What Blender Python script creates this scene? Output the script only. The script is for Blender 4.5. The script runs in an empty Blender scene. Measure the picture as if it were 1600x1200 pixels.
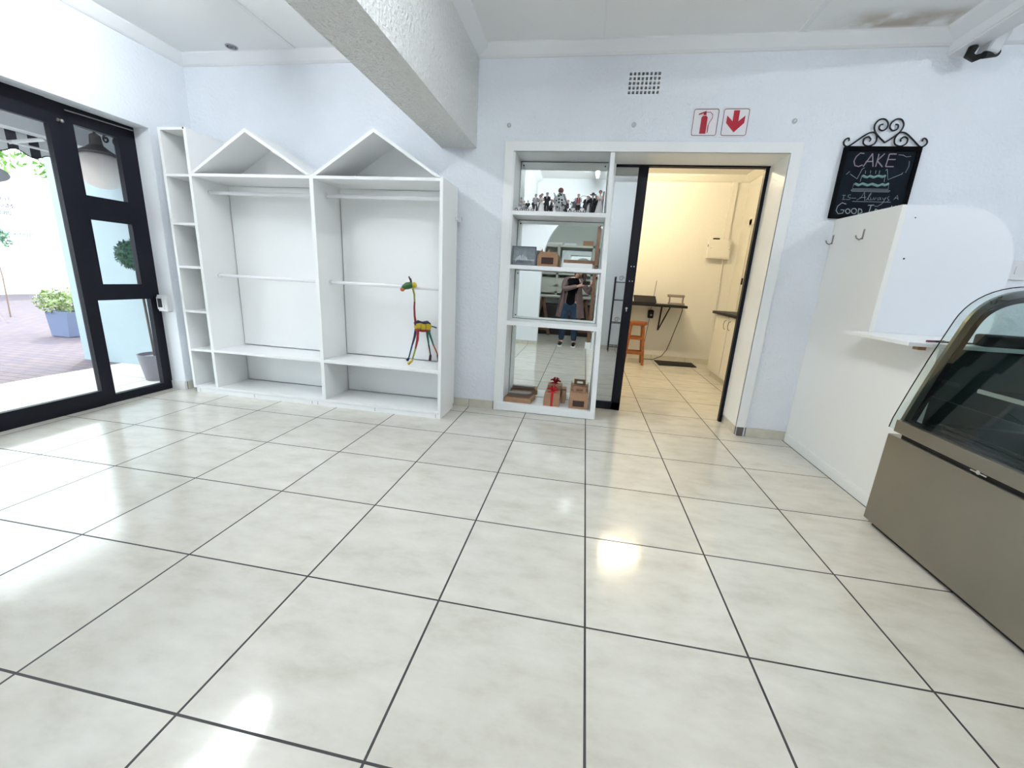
import bpy, bmesh, math, random
from mathutils import Vector, Matrix
random.seed(7)
S = bpy.context.scene
COL = S.collection
PI = math.pi

# ------------------------------------------------------------------ camera
YAW, PITCH, ROLL = -0.1592, 0.2508, -0.0568
CAM = Vector((-0.1256, -1.3615, 1.3074))
_f = Vector((math.sin(YAW) * math.cos(PITCH), math.cos(YAW) * math.cos(PITCH), -math.sin(PITCH)))
_r = Vector((math.cos(YAW), -math.sin(YAW), 0))
_d = _f.cross(_r)
_R = _r * math.cos(ROLL) + _d * math.sin(ROLL)
_D = -_r * math.sin(ROLL) + _d * math.cos(ROLL)
cam = bpy.data.cameras.new('camera')
cam.sensor_width = 36
cam.lens = 36 * 639.838 / 1600
cam.clip_start = 0.02
co = bpy.data.objects.new('camera', cam)
COL.objects.link(co)
m = Matrix((( _R.x, -_D.x, -_f.x, CAM.x), (_R.y, -_D.y, -_f.y, CAM.y), (_R.z, -_D.z, -_f.z, CAM.z), (0, 0, 0, 1)))
co.matrix_world = m
S.camera = co

# ------------------------------------------------------------------ world, light, exposure
S.view_settings.view_transform = 'Standard'
S.view_settings.look = 'None'
S.view_settings.gamma = 1
S.view_settings.use_curve_mapping = False
S.view_settings.exposure = 0.52
W = bpy.data.worlds.new('world')
S.world = W
W.use_nodes = True
nt = W.node_tree
bg = nt.nodes['Background']
sky = nt.nodes.new('ShaderNodeTexSky')
sky.sky_type = 'HOSEK_WILKIE'
sky.sun_direction = Vector((-0.5, 0.4, 0.75)).normalized()
sky.turbidity = 6
mixw = nt.nodes.new('ShaderNodeMix'); mixw.data_type = 'RGBA'
mixw.inputs[0].default_value = 0.75
nt.links.new(sky.outputs[0], mixw.inputs[6])
mixw.inputs[7].default_value = (0.86, 0.93, 1.0, 1)
nt.links.new(mixw.outputs[2], bg.inputs[0])
bg.inputs[1].default_value = 4.8

def lamp(name, kind, loc, rot, energy, color, **kw):
    l = bpy.data.lights.new(name, kind)
    l.energy = energy; l.color = color
    for k, v in kw.items(): setattr(l, k, v)
    o = bpy.data.objects.new(name, l)
    o.location = loc; o.rotation_euler = rot
    COL.objects.link(o)
    return o
lamp('sun', 'SUN', (-8, 6, 9), (math.radians(-30), math.radians(-32), 0), 2.5, (1.0, 0.96, 0.9), angle=0.05)
COOL = (0.92, 0.97, 1.0)
TUBE_POWER = 185      # radiance of the fluorescent tubes

# ------------------------------------------------------------------ materials
MATS = {}
def mat(name, col, rough=0.6, metal=0.0, bump=0, bscale=40, bdist=0.01, var=0, vscale=6, coat=0, emis=None, espec=None, spec=0.5, trans=0):
    if name in MATS: return MATS[name]
    M = bpy.data.materials.new(name); M.use_nodes = True
    n = M.node_tree; b = n.nodes['Principled BSDF']
    c = (col[0], col[1], col[2], 1)
    b.inputs['Base Color'].default_value = c
    b.inputs['Roughness'].default_value = rough
    b.inputs['Metallic'].default_value = metal
    b.inputs['Specular IOR Level'].default_value = spec
    b.inputs['Coat Weight'].default_value = coat
    if trans: b.inputs['Transmission Weight'].default_value = trans
    if emis:
        b.inputs['Emission Color'].default_value = (emis[0], emis[1], emis[2], 1)
        b.inputs['Emission Strength'].default_value = emis[3]
    geo = n.nodes.new('ShaderNodeNewGeometry') if (var or bump) else None
    if var:
        t = n.nodes.new('ShaderNodeTexNoise'); t.inputs['Scale'].default_value = vscale; t.inputs['Detail'].default_value = 5
        n.links.new(geo.outputs['Position'], t.inputs['Vector'])
        r = n.nodes.new('ShaderNodeMapRange'); r.inputs[1].default_value = 0.3; r.inputs[2].default_value = 0.7
        n.links.new(t.outputs['Fac'], r.inputs[0])
        mx = n.nodes.new('ShaderNodeMix'); mx.data_type = 'RGBA'
        mx.inputs[6].default_value = tuple(max(0, x * (1 - var)) for x in col) + (1,)
        mx.inputs[7].default_value = tuple(min(1, x * (1 + var)) for x in col) + (1,)
        n.links.new(r.outputs[0], mx.inputs[0])
        n.links.new(mx.outputs[2], b.inputs['Base Color'])
    if bump:
        t = n.nodes.new('ShaderNodeTexNoise'); t.inputs['Scale'].default_value = bscale; t.inputs['Detail'].default_value = 3
        n.links.new(geo.outputs['Position'], t.inputs['Vector'])
        bp = n.nodes.new('ShaderNodeBump'); bp.inputs['Strength'].default_value = bump; bp.inputs['Distance'].default_value = bdist
        n.links.new(t.outputs['Fac'], bp.inputs['Height'])
        n.links.new(bp.outputs[0], b.inputs['Normal'])
    MATS[name] = M
    return M

def floor_mat():
    M = bpy.data.materials.new('floor_tiles'); M.use_nodes = True
    n = M.node_tree; L = n.links.new; b = n.nodes['Principled BSDF']
    geo = n.nodes.new('ShaderNodeNewGeometry')
    sep = n.nodes.new('ShaderNodeSeparateXYZ'); L(geo.outputs['Position'], sep.inputs[0])
    def mth(op, a, bb=None):
        x = n.nodes.new('ShaderNodeMath'); x.operation = op
        for i, v in enumerate((a, bb)):
            if v is None: continue
            if isinstance(v, (int, float)): x.inputs[i].default_value = v
            else: L(v, x.inputs[i])
        return x.outputs[0]
    T = 0.6
    ds = []; cells = []
    for k, gw in ((0, 0.0042), (1, 0.0040)):
        u = mth('DIVIDE', sep.outputs[k], T)
        cells.append(mth('FLOOR', u))
        fr = mth('FRACT', u)
        d = mth('SUBTRACT', 0.5, mth('ABSOLUTE', mth('SUBTRACT', fr, 0.5)))
        ds.append(mth('LESS_THAN', d, gw / T))
    g = mth('MAXIMUM', ds[0], ds[1])
    cb = n.nodes.new('ShaderNodeCombineXYZ'); L(cells[0], cb.inputs[0]); L(cells[1], cb.inputs[1])
    wn = n.nodes.new('ShaderNodeTexWhiteNoise'); L(cb.outputs[0], wn.inputs['Vector'])
    # mottled ceramic, streaks offset per tile
    add = n.nodes.new('ShaderNodeVectorMath'); add.operation = 'MULTIPLY_ADD'
    L(wn.outputs['Color'], add.inputs[0]); add.inputs[1].default_value = (9, 9, 9); L(geo.outputs['Position'], add.inputs[2])
    mp = n.nodes.new('ShaderNodeMapping'); mp.inputs['Scale'].default_value = (1.0, 2.0, 1.0); L(add.outputs[0], mp.inputs[0])
    t1 = n.nodes.new('ShaderNodeTexNoise'); t1.inputs['Scale'].default_value = 4.5; t1.inputs['Detail'].default_value = 8; t1.inputs['Roughness'].default_value = 0.65
    L(mp.outputs[0], t1.inputs['Vector'])
    cr = n.nodes.new('ShaderNodeValToRGB'); L(t1.outputs['Fac'], cr.inputs[0])
    cr.color_ramp.elements[0].position = 0.3; cr.color_ramp.elements[0].color = (0.59, 0.56, 0.485, 1)
    cr.color_ramp.elements[1].position = 0.68; cr.color_ramp.elements[1].color = (0.72, 0.695, 0.625, 1)
    e = cr.color_ramp.elements.new(0.48); e.color = (0.665, 0.64, 0.57, 1)
    vr = n.nodes.new('ShaderNodeMapRange'); L(wn.outputs['Value'], vr.inputs[0]); vr.inputs[3].default_value = 0.97; vr.inputs[4].default_value = 1.03
    mul = n.nodes.new('ShaderNodeVectorMath'); mul.operation = 'SCALE'; L(cr.outputs[0], mul.inputs[0]); L(vr.outputs[0], mul.inputs['Scale'])
    mx = n.nodes.new('ShaderNodeMix'); mx.data_type = 'RGBA'
    L(g, mx.inputs[0]); L(mul.outputs[0], mx.inputs[6]); mx.inputs[7].default_value = (0.012, 0.010, 0.012, 1)
    L(mx.outputs[2], b.inputs['Base Color'])
    rg = mth('ADD', mth('MULTIPLY', g, 0.5), mth('ADD', mth('MULTIPLY', t1.outputs['Fac'], 0.12), 0.07))
    L(rg, b.inputs['Roughness'])
    b.inputs['Specular IOR Level'].default_value = 0.75
    bp = n.nodes.new('ShaderNodeBump'); bp.inputs['Strength'].default_value = 0.5; bp.inputs['Distance'].default_value = 0.003; bp.invert = True
    L(g, bp.inputs['Height']); L(bp.outputs[0], b.inputs['Normal'])
    return M

def glass_mat(name, tint=(1, 1, 1), ior=1.5, extra=0.0):
    M = bpy.data.materials.new(name); M.use_nodes = True
    n = M.node_tree; n.nodes.clear(); L = n.links.new
    out = n.nodes.new('ShaderNodeOutputMaterial')
    tr = n.nodes.new('ShaderNodeBsdfTransparent'); tr.inputs[0].default_value = tint + (1,)
    gl = n.nodes.new('ShaderNodeBsdfGlossy'); gl.inputs['Roughness'].default_value = 0.0
    fr = n.nodes.new('ShaderNodeFresnel'); fr.inputs[0].default_value = ior
    ge = n.nodes.new('ShaderNodeNewGeometry')
    sb = n.nodes.new('ShaderNodeMath'); sb.operation = 'SUBTRACT'; sb.inputs[0].default_value = 1; L(ge.outputs['Backfacing'], sb.inputs[1])
    a0 = n.nodes.new('ShaderNodeMath'); a0.operation = 'ADD'; a0.inputs[1].default_value = extra; a0.use_clamp = True
    L(fr.outputs[0], a0.inputs[0])
    ad = n.nodes.new('ShaderNodeMath'); ad.operation = 'MULTIPLY'
    L(a0.outputs[0], ad.inputs[0]); L(sb.outputs[0], ad.inputs[1])
    mx = n.nodes.new('ShaderNodeMixShader'); L(ad.outputs[0], mx.inputs[0]); L(tr.outputs[0], mx.inputs[1]); L(gl.outputs[0], mx.inputs[2])
    L(mx.outputs[0], out.inputs[0])
    return M

def brick_mat():
    M = bpy.data.materials.new('brick_paving'); M.use_nodes = True
    n = M.node_tree; L = n.links.new; b = n.nodes['Principled BSDF']
    geo = n.nodes.new('ShaderNodeNewGeometry')
    br = n.nodes.new('ShaderNodeTexBrick'); L(geo.outputs['Position'], br.inputs['Vector'])
    br.inputs['Scale'].default_value = 1.0; br.inputs['Brick Width'].default_value = 0.23; br.inputs['Row Height'].default_value = 0.115
    br.inputs['Mortar Size'].default_value = 0.006
    br.inputs['Color1'].default_value = (0.155, 0.115, 0.125, 1); br.inputs['Color2'].default_value = (0.12, 0.095, 0.125, 1)
    br.inputs['Mortar'].default_value = (0.055, 0.038, 0.045, 1)
    L(br.outputs['Color'], b.inputs['Base Color']); b.inputs['Roughness'].default_value = 0.85
    return M
def porch_mat():
    M = bpy.data.materials.new('porch_slabs'); M.use_nodes = True
    n = M.node_tree; L = n.links.new; b = n.nodes['Principled BSDF']
    geo = n.nodes.new('ShaderNodeNewGeometry')
    br = n.nodes.new('ShaderNodeTexBrick'); L(geo.outputs['Position'], br.inputs['Vector'])
    br.offset = 0; br.inputs['Scale'].default_value = 1.0; br.inputs['Brick Width'].default_value = 0.5; br.inputs['Row Height'].default_value = 0.5
    br.inputs['Mortar Size'].default_value = 0.006
    br.inputs['Color1'].default_value = (0.72, 0.68, 0.62, 1); br.inputs['Color2'].default_value = (0.70, 0.66, 0.6, 1)
    br.inputs['Mortar'].default_value = (0.40, 0.36, 0.34, 1)
    L(br.outputs['Color'], b.inputs['Base Color']); b.inputs['Roughness'].default_value = 0.8
    return M

FLOOR = floor_mat()
WALL = mat('wall_paint', (0.82, 0.86, 0.92), 0.7, bump=0.6, bscale=36, bdist=0.012, var=0.02, vscale=3)
WALLS = mat('wall_paint_smooth', (0.85, 0.88, 0.92), 0.6, bump=0.12, bscale=60)
BEAMM = mat('beam_stipple_plaster', (0.76, 0.77, 0.77), 0.85, bump=1.0, bscale=42, bdist=0.03)
CEIL = mat('ceiling_paint', (0.86, 0.87, 0.87), 0.7, bump=0.05, bscale=30)
def ceiling_stain(M):
    n = M.node_tree; L = n.links.new; b = n.nodes['Principled BSDF']
    g = n.nodes.new('ShaderNodeNewGeometry'); sp = n.nodes.new('ShaderNodeSeparateXYZ'); L(g.outputs['Position'], sp.inputs[0])
    def mr(src, a, c):
        q = n.nodes.new('ShaderNodeMapRange'); q.interpolation_type = 'SMOOTHSTEP'; q.inputs[1].default_value = a; q.inputs[2].default_value = c; L(src, q.inputs[0]); return q.outputs[0]
    def mul(a, c):
        q = n.nodes.new('ShaderNodeMath'); q.operation = 'MULTIPLY'; L(a, q.inputs[0]); L(c, q.inputs[1]); return q.outputs[0]
    t = n.nodes.new('ShaderNodeTexNoise'); t.inputs['Scale'].default_value = 5; t.inputs['Detail'].default_value = 4; L(g.outputs['Position'], t.inputs['Vector'])
    m1 = mul(mul(mr(sp.outputs[0], 1.3, 1.75), mr(sp.outputs[0], 2.28, 2.15)), mul(mr(sp.outputs[1], 2.22, 2.40), mr(sp.outputs[1], 2.52, 2.46)))
    m2 = mul(m1, mr(t.outputs['Fac'], 0.30, 0.62))
    mx = n.nodes.new('ShaderNodeMix'); mx.data_type = 'RGBA'; L(m2, mx.inputs[0]); mx.inputs[6].default_value = (0.86, 0.87, 0.87, 1); mx.inputs[7].default_value = (0.50, 0.44, 0.38, 1)
    L(mx.outputs[2], b.inputs['Base Color'])
ceiling_stain(CEIL)
CORN = mat('cornice_paint', (0.82, 0.83, 0.85), 0.6)
WHITE = mat('white_melamine', (0.89, 0.90, 0.90), 0.32, bump=0.02, bscale=200)
WHITE2 = mat('white_gloss_paint', (0.89, 0.91, 0.92), 0.4, bump=0.05, bscale=80)
PANEL = mat('offwhite_board', (0.87, 0.87, 0.84), 0.45, bump=0.02, bscale=120)
BLACKF = mat('black_aluminium', (0.003, 0.004, 0.010), 0.5, spec=0.25)
BLACK = mat('black_plastic', (0.006, 0.006, 0.008), 0.5, spec=0.3)
IRON = mat('black_wrought_iron', (0.008, 0.008, 0.012), 0.5, spec=0.3, bump=0.2, bscale=120)
STEEL = mat('brushed_steel', (0.31, 0.29, 0.25), 0.33, metal=0.9, bump=0.03, bscale=150, var=0.04, vscale=3)
CHROME = mat('bright_metal', (0.75, 0.75, 0.75), 0.2, metal=1)
MIRROR = mat('mirror_silver', (0.86, 0.9, 0.88), 0.0, metal=1)
DARKGLASS = mat('tinted_reflective_glass', (0.50, 0.52, 0.52), 0.02, metal=1)
KWALL = mat('kitchen_wall_paint', (0.80, 0.78, 0.72), 0.7, bump=0.35, bscale=40)
SKIRT = mat('skirting_tile', (0.62, 0.59, 0.50), 0.3, var=0.06, vscale=12)
GREY = mat('grey_plastic', (0.32, 0.31, 0.31), 0.5)
WPLAST = mat('white_plastic', (0.78, 0.79, 0.8), 0.4)
KRAFT = mat('kraft_cardboard', (0.36, 0.21, 0.125), 0.85, var=0.08, vscale=25)
RED = mat('red_ribbon', (0.42, 0.006, 0.010), 0.5)
SIGNRED = mat('sign_red', (0.42, 0.01, 0.03), 0.4)
WINDOWDARK = mat('box_window_dark', (0.05, 0.025, 0.022), 0.15)
BROWNW = mat('brown_timber', (0.17, 0.085, 0.05), 0.6, var=0.2, vscale=15)
STOOLW = mat('orange_pine', (0.32, 0.095, 0.02), 0.35, var=0.25, vscale=18)
CLEAR = glass_mat('clear_glass', (0.97, 0.99, 0.98))
FGLASS = glass_mat('fridge_glass', (0.90, 0.95, 0.94), 1.5, 0.02)
ACRYL = glass_mat('clear_acrylic', (0.90, 0.93, 0.94), 1.45, 0.05)
SKIN = mat('skin', (0.62, 0.36, 0.27), 0.55)

# ------------------------------------------------------------------ mesh builder
class MB:
    def __init__(s): s.v = []; s.f = []; s.sm = False
    def add(s, vs, fs):
        o = len(s.v); s.v += [Vector(x) for x in vs]; s.f += [tuple(i + o for i in f) for f in fs]; return s
    def box(s, x0, x1, y0, y1, z0, z1):
        v = [(x, y, z) for z in (z0, z1) for y in (y0, y1) for x in (x0, x1)]
        return s.add(v, [(0, 2, 3, 1), (4, 5, 7, 6), (0, 1, 5, 4), (2, 6, 7, 3), (0, 4, 6, 2), (1, 3, 7, 5)])
    def obox(s, c, size, rot=(0, 0, 0)):
        from mathutils import Euler
        R = Euler(rot).to_matrix(); c = Vector(c); hx, hy, hz = [q / 2 for q in size]
        v = [c + R @ Vector((x, y, z)) for z in (-hz, hz) for y in (-hy, hy) for x in (-hx, hx)]
        return s.add(v, [(0, 2, 3, 1), (4, 5, 7, 6), (0, 1, 5, 4), (2, 6, 7, 3), (0, 4, 6, 2), (1, 3, 7, 5)])
    def tube(s, pts, r, n=8, closed=False, flat=None):
        pts = [Vector(p) for p in pts]; N = len(pts)
        rs = r if isinstance(r, (list, tuple)) else [r] * N
        rings = []; prev = None
        for i, p in enumerate(pts):
            a = pts[i - 1] if (i > 0 or closed) else p; b = pts[(i + 1) % N] if (i < N - 1 or closed) else p
            t = (b - a).normalized() if (b - a).length > 1e-9 else Vector((0, 0, 1))
            if prev is None:
                u = t.orthogonal().normalized()
            else:
                u = (prev - t * prev.dot(t))
                u = u.normalized() if u.length > 1e-6 else t.orthogonal().normalized()
            prev = u; w = t.cross(u)
            rings.append([p + (u * math.cos(2 * PI * k / n) + w * math.sin(2 * PI * k / n)) * rs[i] for k in range(n)])
        vs = [q for rg in rings for q in rg]; fs = []
        for i in range(N - (0 if closed else 1)):
            j = (i + 1) % N
            for k in range(n):
                fs.append((i * n + k, i * n + (k + 1) % n, j * n + (k + 1) % n, j * n + k))
        if not closed:
            fs.append(tuple(range(n - 1, -1, -1))); fs.append(tuple((N - 1) * n + k for k in range(n)))
        s.sm = True
        return s.add(vs, fs)
    def cyl(s, p0, p1, r0, r1=None, n=16):
        return s.tube([p0, p1], [r0, r0 if r1 is None else r1], n)
    def lathe(s, prof, c=(0, 0, 0), n=20, sx=1, sy=1):
        c = Vector(c); vs = []; fs = []
        for r, z in prof:
            for k in range(n):
                a = 2 * PI * k / n; vs.append(c + Vector((r * sx * math.cos(a), r * sy * math.sin(a), z)))
        for i in range(len(prof) - 1):
            for k in range(n):
                fs.append((i * n + k, i * n + (k + 1) % n, (i + 1) * n + (k + 1) % n, (i + 1) * n + k))
        fs.append(tuple(range(n - 1, -1, -1))); fs.append(tuple((len(prof) - 1) * n + k for k in range(n)))
        s.sm = True
        return s.add(vs, fs)
    def ball(s, c, r, n=14, m=10, sc=(1, 1, 1)):
        prof = [(max(1e-4, math.sin(PI * i / m)) * r, -math.cos(PI * i / m) * r * sc[2]) for i in range(m + 1)]
        return s.lathe(prof, c, n, sc[0], sc[1])
    def prism(s, poly, axis, a0, a1):
        # poly: 2D points; axis 'x': (y,z), 'y': (x,z), 'z': (x,y)
        def P(q, a):
            return {'x': (a, q[0], q[1]), 'y': (q[0], a, q[1]), 'z': (q[0], q[1], a)}[axis]
        n = len(poly); vs = [P(q, a0) for q in poly] + [P(q, a1) for q in poly]
        fs = [tuple(range(n)), tuple(range(2 * n - 1, n - 1, -1))]
        for i in range(n):
            j = (i + 1) % n; fs.append((i, i + n, j + n, j))
        return s.add(vs, fs)
    def strip(s, prof, axis, a0, a1, th=0.0):
        # open profile extruded, given thickness along local normal in profile plane
        n = len(prof); outer = []
        for i in range(n):
            a = Vector(prof[max(0, i - 1)]); b = Vector(prof[min(n - 1, i + 1)]); t = (b - a).normalized()
            outer.append((prof[i][0] - t.y * th, prof[i][1] + t.x * th))
        return s.prism(list(prof) + outer[::-1], axis, a0, a1)
    def grid_wall(s, axis, a0, a1, ur, zr, holes, inv=False):
        us = sorted(set([ur[0], ur[1]] + [h[0] for h in holes] + [h[1] for h in holes]))
        zs = sorted(set([zr[0], zr[1]] + [h[2] for h in holes] + [h[3] for h in holes]))
        us = [u for u in us if ur[0] <= u <= ur[1]]; zs = [z for z in zs if zr[0] <= z <= zr[1]]
        def solid(i, j):
            if i < 0 or j < 0 or i >= len(us) - 1 or j >= len(zs) - 1: return False
            u = (us[i] + us[i + 1]) / 2; z = (zs[j] + zs[j + 1]) / 2
            return not any(h[0] < u < h[1] and h[2] < z < h[3] for h in holes)
        def P(u, a, z): return (u, a, z) if axis == 'y' else (a, u, z)
        for i in range(len(us) - 1):
            for j in range(len(zs) - 1):
                if not solid(i, j): continue
                u0, u1, z0, z1 = us[i], us[i + 1], zs[j], zs[j + 1]
                for a in (a0, a1): s.add([P(u0, a, z0), P(u1, a, z0), P(u1, a, z1), P(u0, a, z1)], [(0, 1, 2, 3)])
                if not solid(i - 1, j): s.add([P(u0, a0, z0), P(u0, a1, z0), P(u0, a1, z1), P(u0, a0, z1)], [(0, 1, 2, 3)])
                if not solid(i + 1, j): s.add([P(u1, a0, z0), P(u1, a1, z0), P(u1, a1, z1), P(u1, a0, z1)], [(0, 1, 2, 3)])
                if not solid(i, j - 1): s.add([P(u0, a0, z0), P(u1, a0, z0), P(u1, a1, z0), P(u0, a1, z0)], [(0, 1, 2, 3)])
                if not solid(i, j + 1): s.add([P(u0, a0, z1), P(u1, a0, z1), P(u1, a1, z1), P(u0, a1, z1)], [(0, 1, 2, 3)])
        return s

WL = {}
def put(name, mb, material, parent=None, origin=None, bev=0, smooth=None, label=None):
    """link ONE mesh object; coordinates in mb are world coordinates"""
    if parent is not None: o0 = WL[parent.name]
    else: o0 = Vector(origin) if origin else Vector((0, 0, 0))
    me = bpy.data.meshes.new(name)
    me.from_pydata([v - o0 for v in mb.v], [], mb.f)
    bm = bmesh.new(); bm.from_mesh(me)
    bmesh.ops.remove_doubles(bm, verts=bm.verts, dist=1e-5)
    bmesh.ops.recalc_face_normals(bm, faces=bm.faces)
    bm.to_mesh(me); bm.free()
    if mb.sm if smooth is None else smooth:
        for p in me.polygons: p.use_smooth = True
        try: me.set_sharp_from_angle(angle=math.radians(40))
        except Exception: pass
    me.materials.append(material)
    o = bpy.data.objects.new(name, me); COL.objects.link(o)
    if parent is not None: o.parent = parent
    else: o.location = o0
    WL[o.name] = o0
    if bev:
        bv = o.modifiers.new('bevel', 'BEVEL'); bv.width = bev; bv.segments = 2; bv.limit_method = 'ANGLE'; bv.angle_limit = math.radians(40)
    if label: o['label'] = label
    return o
def put_split(name, mb, material, parent, **kw):
    """one object per connected piece"""
    par = list(range(len(mb.v)))
    def find(a):
        while par[a] != a: par[a] = par[par[a]]; a = par[a]
        return a
    for f in mb.f:
        for i in f[1:]: par[find(i)] = find(f[0])
    comp = {}
    for f in mb.f: comp.setdefault(find(f[0]), []).append(f)
    out = []
    for fs in comp.values():
        ids = sorted({i for f in fs for i in f}); mp = {q: k for k, q in enumerate(ids)}
        b = MB(); b.sm = mb.sm; b.add([mb.v[q] for q in ids], [tuple(mp[i] for i in f) for f in fs])
        out.append(put(name, b, material, parent, **kw))
    return out
def thing(name, loc, label, cat, group=None):
    o = bpy.data.objects.new(name, None); o.empty_display_size = 0.05
    o.location = loc; COL.objects.link(o); WL[o.name] = Vector(loc)
    tag(o, label, cat, group); return o
def tag(o, label, cat, group=None):
    o['label'] = label; o['category'] = cat
    if group: o['group'] = group
    return o
def struct(name, mb, material, parent=None, **kw):
    o = put(name, mb, material, parent, **kw)
    o['kind'] = 'structure'
    return o
def text_into(mb, txt, size, fn, thick=0.0):
    cu = bpy.data.curves.new('t', 'FONT'); cu.body = txt; cu.size = size; cu.extrude = thick; cu.resolution_u = 3
    to = bpy.data.objects.new('t', cu); COL.objects.link(to)
    bpy.context.view_layer.update()
    me = bpy.data.meshes.new_from_object(to)
    mb.add([fn(v.co) for v in me.vertices], [tuple(p.vertices) for p in me.polygons])
    bpy.data.objects.remove(to); bpy.data.meshes.remove(me)
def copy_thing(root, delta, label, group=None):
    c = root.copy(); COL.objects.link(c); c.location = root.location + Vector(delta)
    WL[c.name] = WL[root.name] + Vector(delta)
    c['label'] = label
    if group: c['group'] = group
    for ch in [x for x in S.objects if x.parent == root]:
        d = ch.copy(); COL.objects.link(d); d.parent = c
        for g in [x for x in S.objects if x.parent == ch]:
            e = g.copy(); COL.objects.link(e); e.parent = d
    return c

# ------------------------------------------------------------------ room shell
YB = 2.585      # shop face of the back wall
YK = 3.06       # kitchen face of the back wall
XL = -4.135
XR = 4.6
YF = -1.335     # shop face of the arch wall behind the camera
CZ = 3.19
struct('floor', MB().box(XL - 0.25, XR + 0.2, -4.35, 6.7, -0.12, 0.0), FLOOR)
VX0, VX1, VZ0, VZ1 = 0.058, 0.318, 2.822, 2.990
wb = MB().grid_wall('y', YB, YK, (XL - 0.3, XR), (0, CZ + 0.1), [(-0.90, 1.40, -1, 2.405), (VX0, VX1, VZ0, VZ1)])
struct('wall_back', wb, WALL)
struct('ceiling', MB().box(XL - 0.3, XR + 0.2, -4.35, YK, CZ, CZ + 0.12), CEIL)
# left wall: above and beside the glazing
wl = MB().grid_wall('x', XL - 0.27, XL, (-4.3, YB + 0.1), (0, CZ + 0.05), [(-0.75, 2.155, -1, 2.445)])
struct('wall_left', wl, WALL)
struct('wall_right', MB().box(XR, XR + 0.2, -4.3, 6.7, 0, CZ), WALL)
# arch wall behind the camera (seen in the mirror)
aw = MB(); c0, ar, ab, az = -0.35, 0.67, 0.95, 1.60
ya0, ya1 = YF - 0.15, YF
aw.box(XL, -1.02, ya0, ya1, 0, CZ)
aw.box(0.10, XR, ya0, ya1, 0, CZ)
xs = [-1.02 + 1.12 * i / 28 for i in range(29)]
def az_(x):
    q = 1 - ((x - c0) / ar) ** 2
    return az + ab * math.sqrt(max(0, q))
for a, b in zip(xs[:-1], xs[1:]):
    aw.add([(a, ya1, az_(a)), (b, ya1, az_(b)), (b, ya1, CZ), (a, ya1, CZ)], [(0, 1, 2, 3)])
    aw.add([(a, ya0, az_(a)), (b, ya0, az_(b)), (b, ya0, CZ), (a, ya0, CZ)], [(3, 2, 1, 0)])
    aw.add([(a, ya0, az_(a)), (b, ya0, az_(b)), (b, ya1, az_(b)), (a, ya1, az_(a))], [(0, 1, 2, 3)])
struct('wall_front', aw, WALLS)
BACKR = mat('back_room_paint', (0.55, 0.60, 0.56), 0.7)
struct('wall_back_room', MB().box(XL, XR, -4.3, -4.15, 0, CZ), BACKR)
# kitchen shell
struct('wall_kitchen_back', MB().box(-1.8, 2.6, 6.5, 6.65, 0, 3.3), KWALL)
struct('wall_kitchen_right', MB().box(2.36, 2.5, YK, 6.5, 0, 3.3), KWALL)
struct('wall_kitchen_left', MB().box(-1.8, -1.65, YK, 6.5, 0, 3.3), KWALL)
struct('ceiling_kitchen', MB().box(-1.8, 2.5, YK, 6.6, 3.14, 3.25), mat('kitchen_ceiling', (0.8, 0.79, 0.76), 0.7))
struct('trim_kitchen_cornice', MB().prism([(6.5, 3.04), (6.5, 3.14), (6.40, 3.14), (6.41, 3.12), (6.48, 3.05)], 'x', -1.65, 2.36), KWALL)
struct('trim_kitchen_cornice_right', MB().prism([(2.36, 3.04), (2.36, 3.14), (2.26, 3.14), (2.27, 3.12), (2.34, 3.05)], 'y', YK, 6.5), KWALL)
jt = MB(); jt.box(0.66, 0.70, YK, 6.42, 3.132, 3.14)
struct('trim_kitchen_ceiling_strip', jt, CORN)
# cornices
def cornice(axis, side, p, a0, a1, h=0.085, d=0.085, top=CZ):
    prof = [(p, top - h), (p, top), (p + side * d, top), (p + side * d, top - 0.012), (p + side * 0.03, top - h + 0.012), (p + side * 0.012, top - h)]
    return MB().prism(prof, axis, a0, a1)
struct('trim_1', cornice('x', -1, YB, XL, -1.53), CORN)
struct('trim_2', cornice('x', -1, YB, -1.20, 2.30), CORN)
struct('trim_3', cornice('x', -1, YB, 2.42, XR), CORN)
struct('trim_4', cornice('y', 1, XL, YF, YB), CORN)
struct('trim_5', MB().prism([(-1.20, 3.11), (-1.20, CZ), (-1.11, CZ), (-1.113, CZ - 0.03), (-1.185, 3.118)], 'y', YF, YB - 0.02), CORN)
# beams
struct('wall_beam', MB().box(-1.525, -1.20, YF, YB, 2.42, CZ), BEAMM)
rb = MB().box(2.295, 2.425, YF, YB, 3.04, CZ); 
struct('trim_ceiling_beam', rb, CORN, bev=0.004)
rb = MB().prism([(2.295, 3.12), (2.295, CZ), (2.20, CZ), (2.21, CZ - 0.02), (2.28, 3.13)], 'y', YF, YB - 0.02)
rb.prism([(2.425, 3.12), (2.425, CZ), (2.50, CZ), (2.50, CZ - 0.02), (2.44, 3.13)], 'y', YF, YB - 0.02)
rb.box(2.289, 2.431, YF, YB - 0.002, 3.052, 3.060)
struct('trim_beam_moulding', rb, CORN)
# ceiling joint strips
js = MB()
js.box(-2.905, -2.865, YF, YB - 0.05, CZ - 0.008, CZ)
struct('trim_6', js, CORN)
struct('trim_7', MB().box(-0.175, -0.160, YF, YB - 0.05, CZ - 0.005, CZ), CORN)
struct('trim_8', MB().box(1.24, 1.28, YF, YB - 0.05, CZ - 0.008, CZ), CORN)
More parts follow.
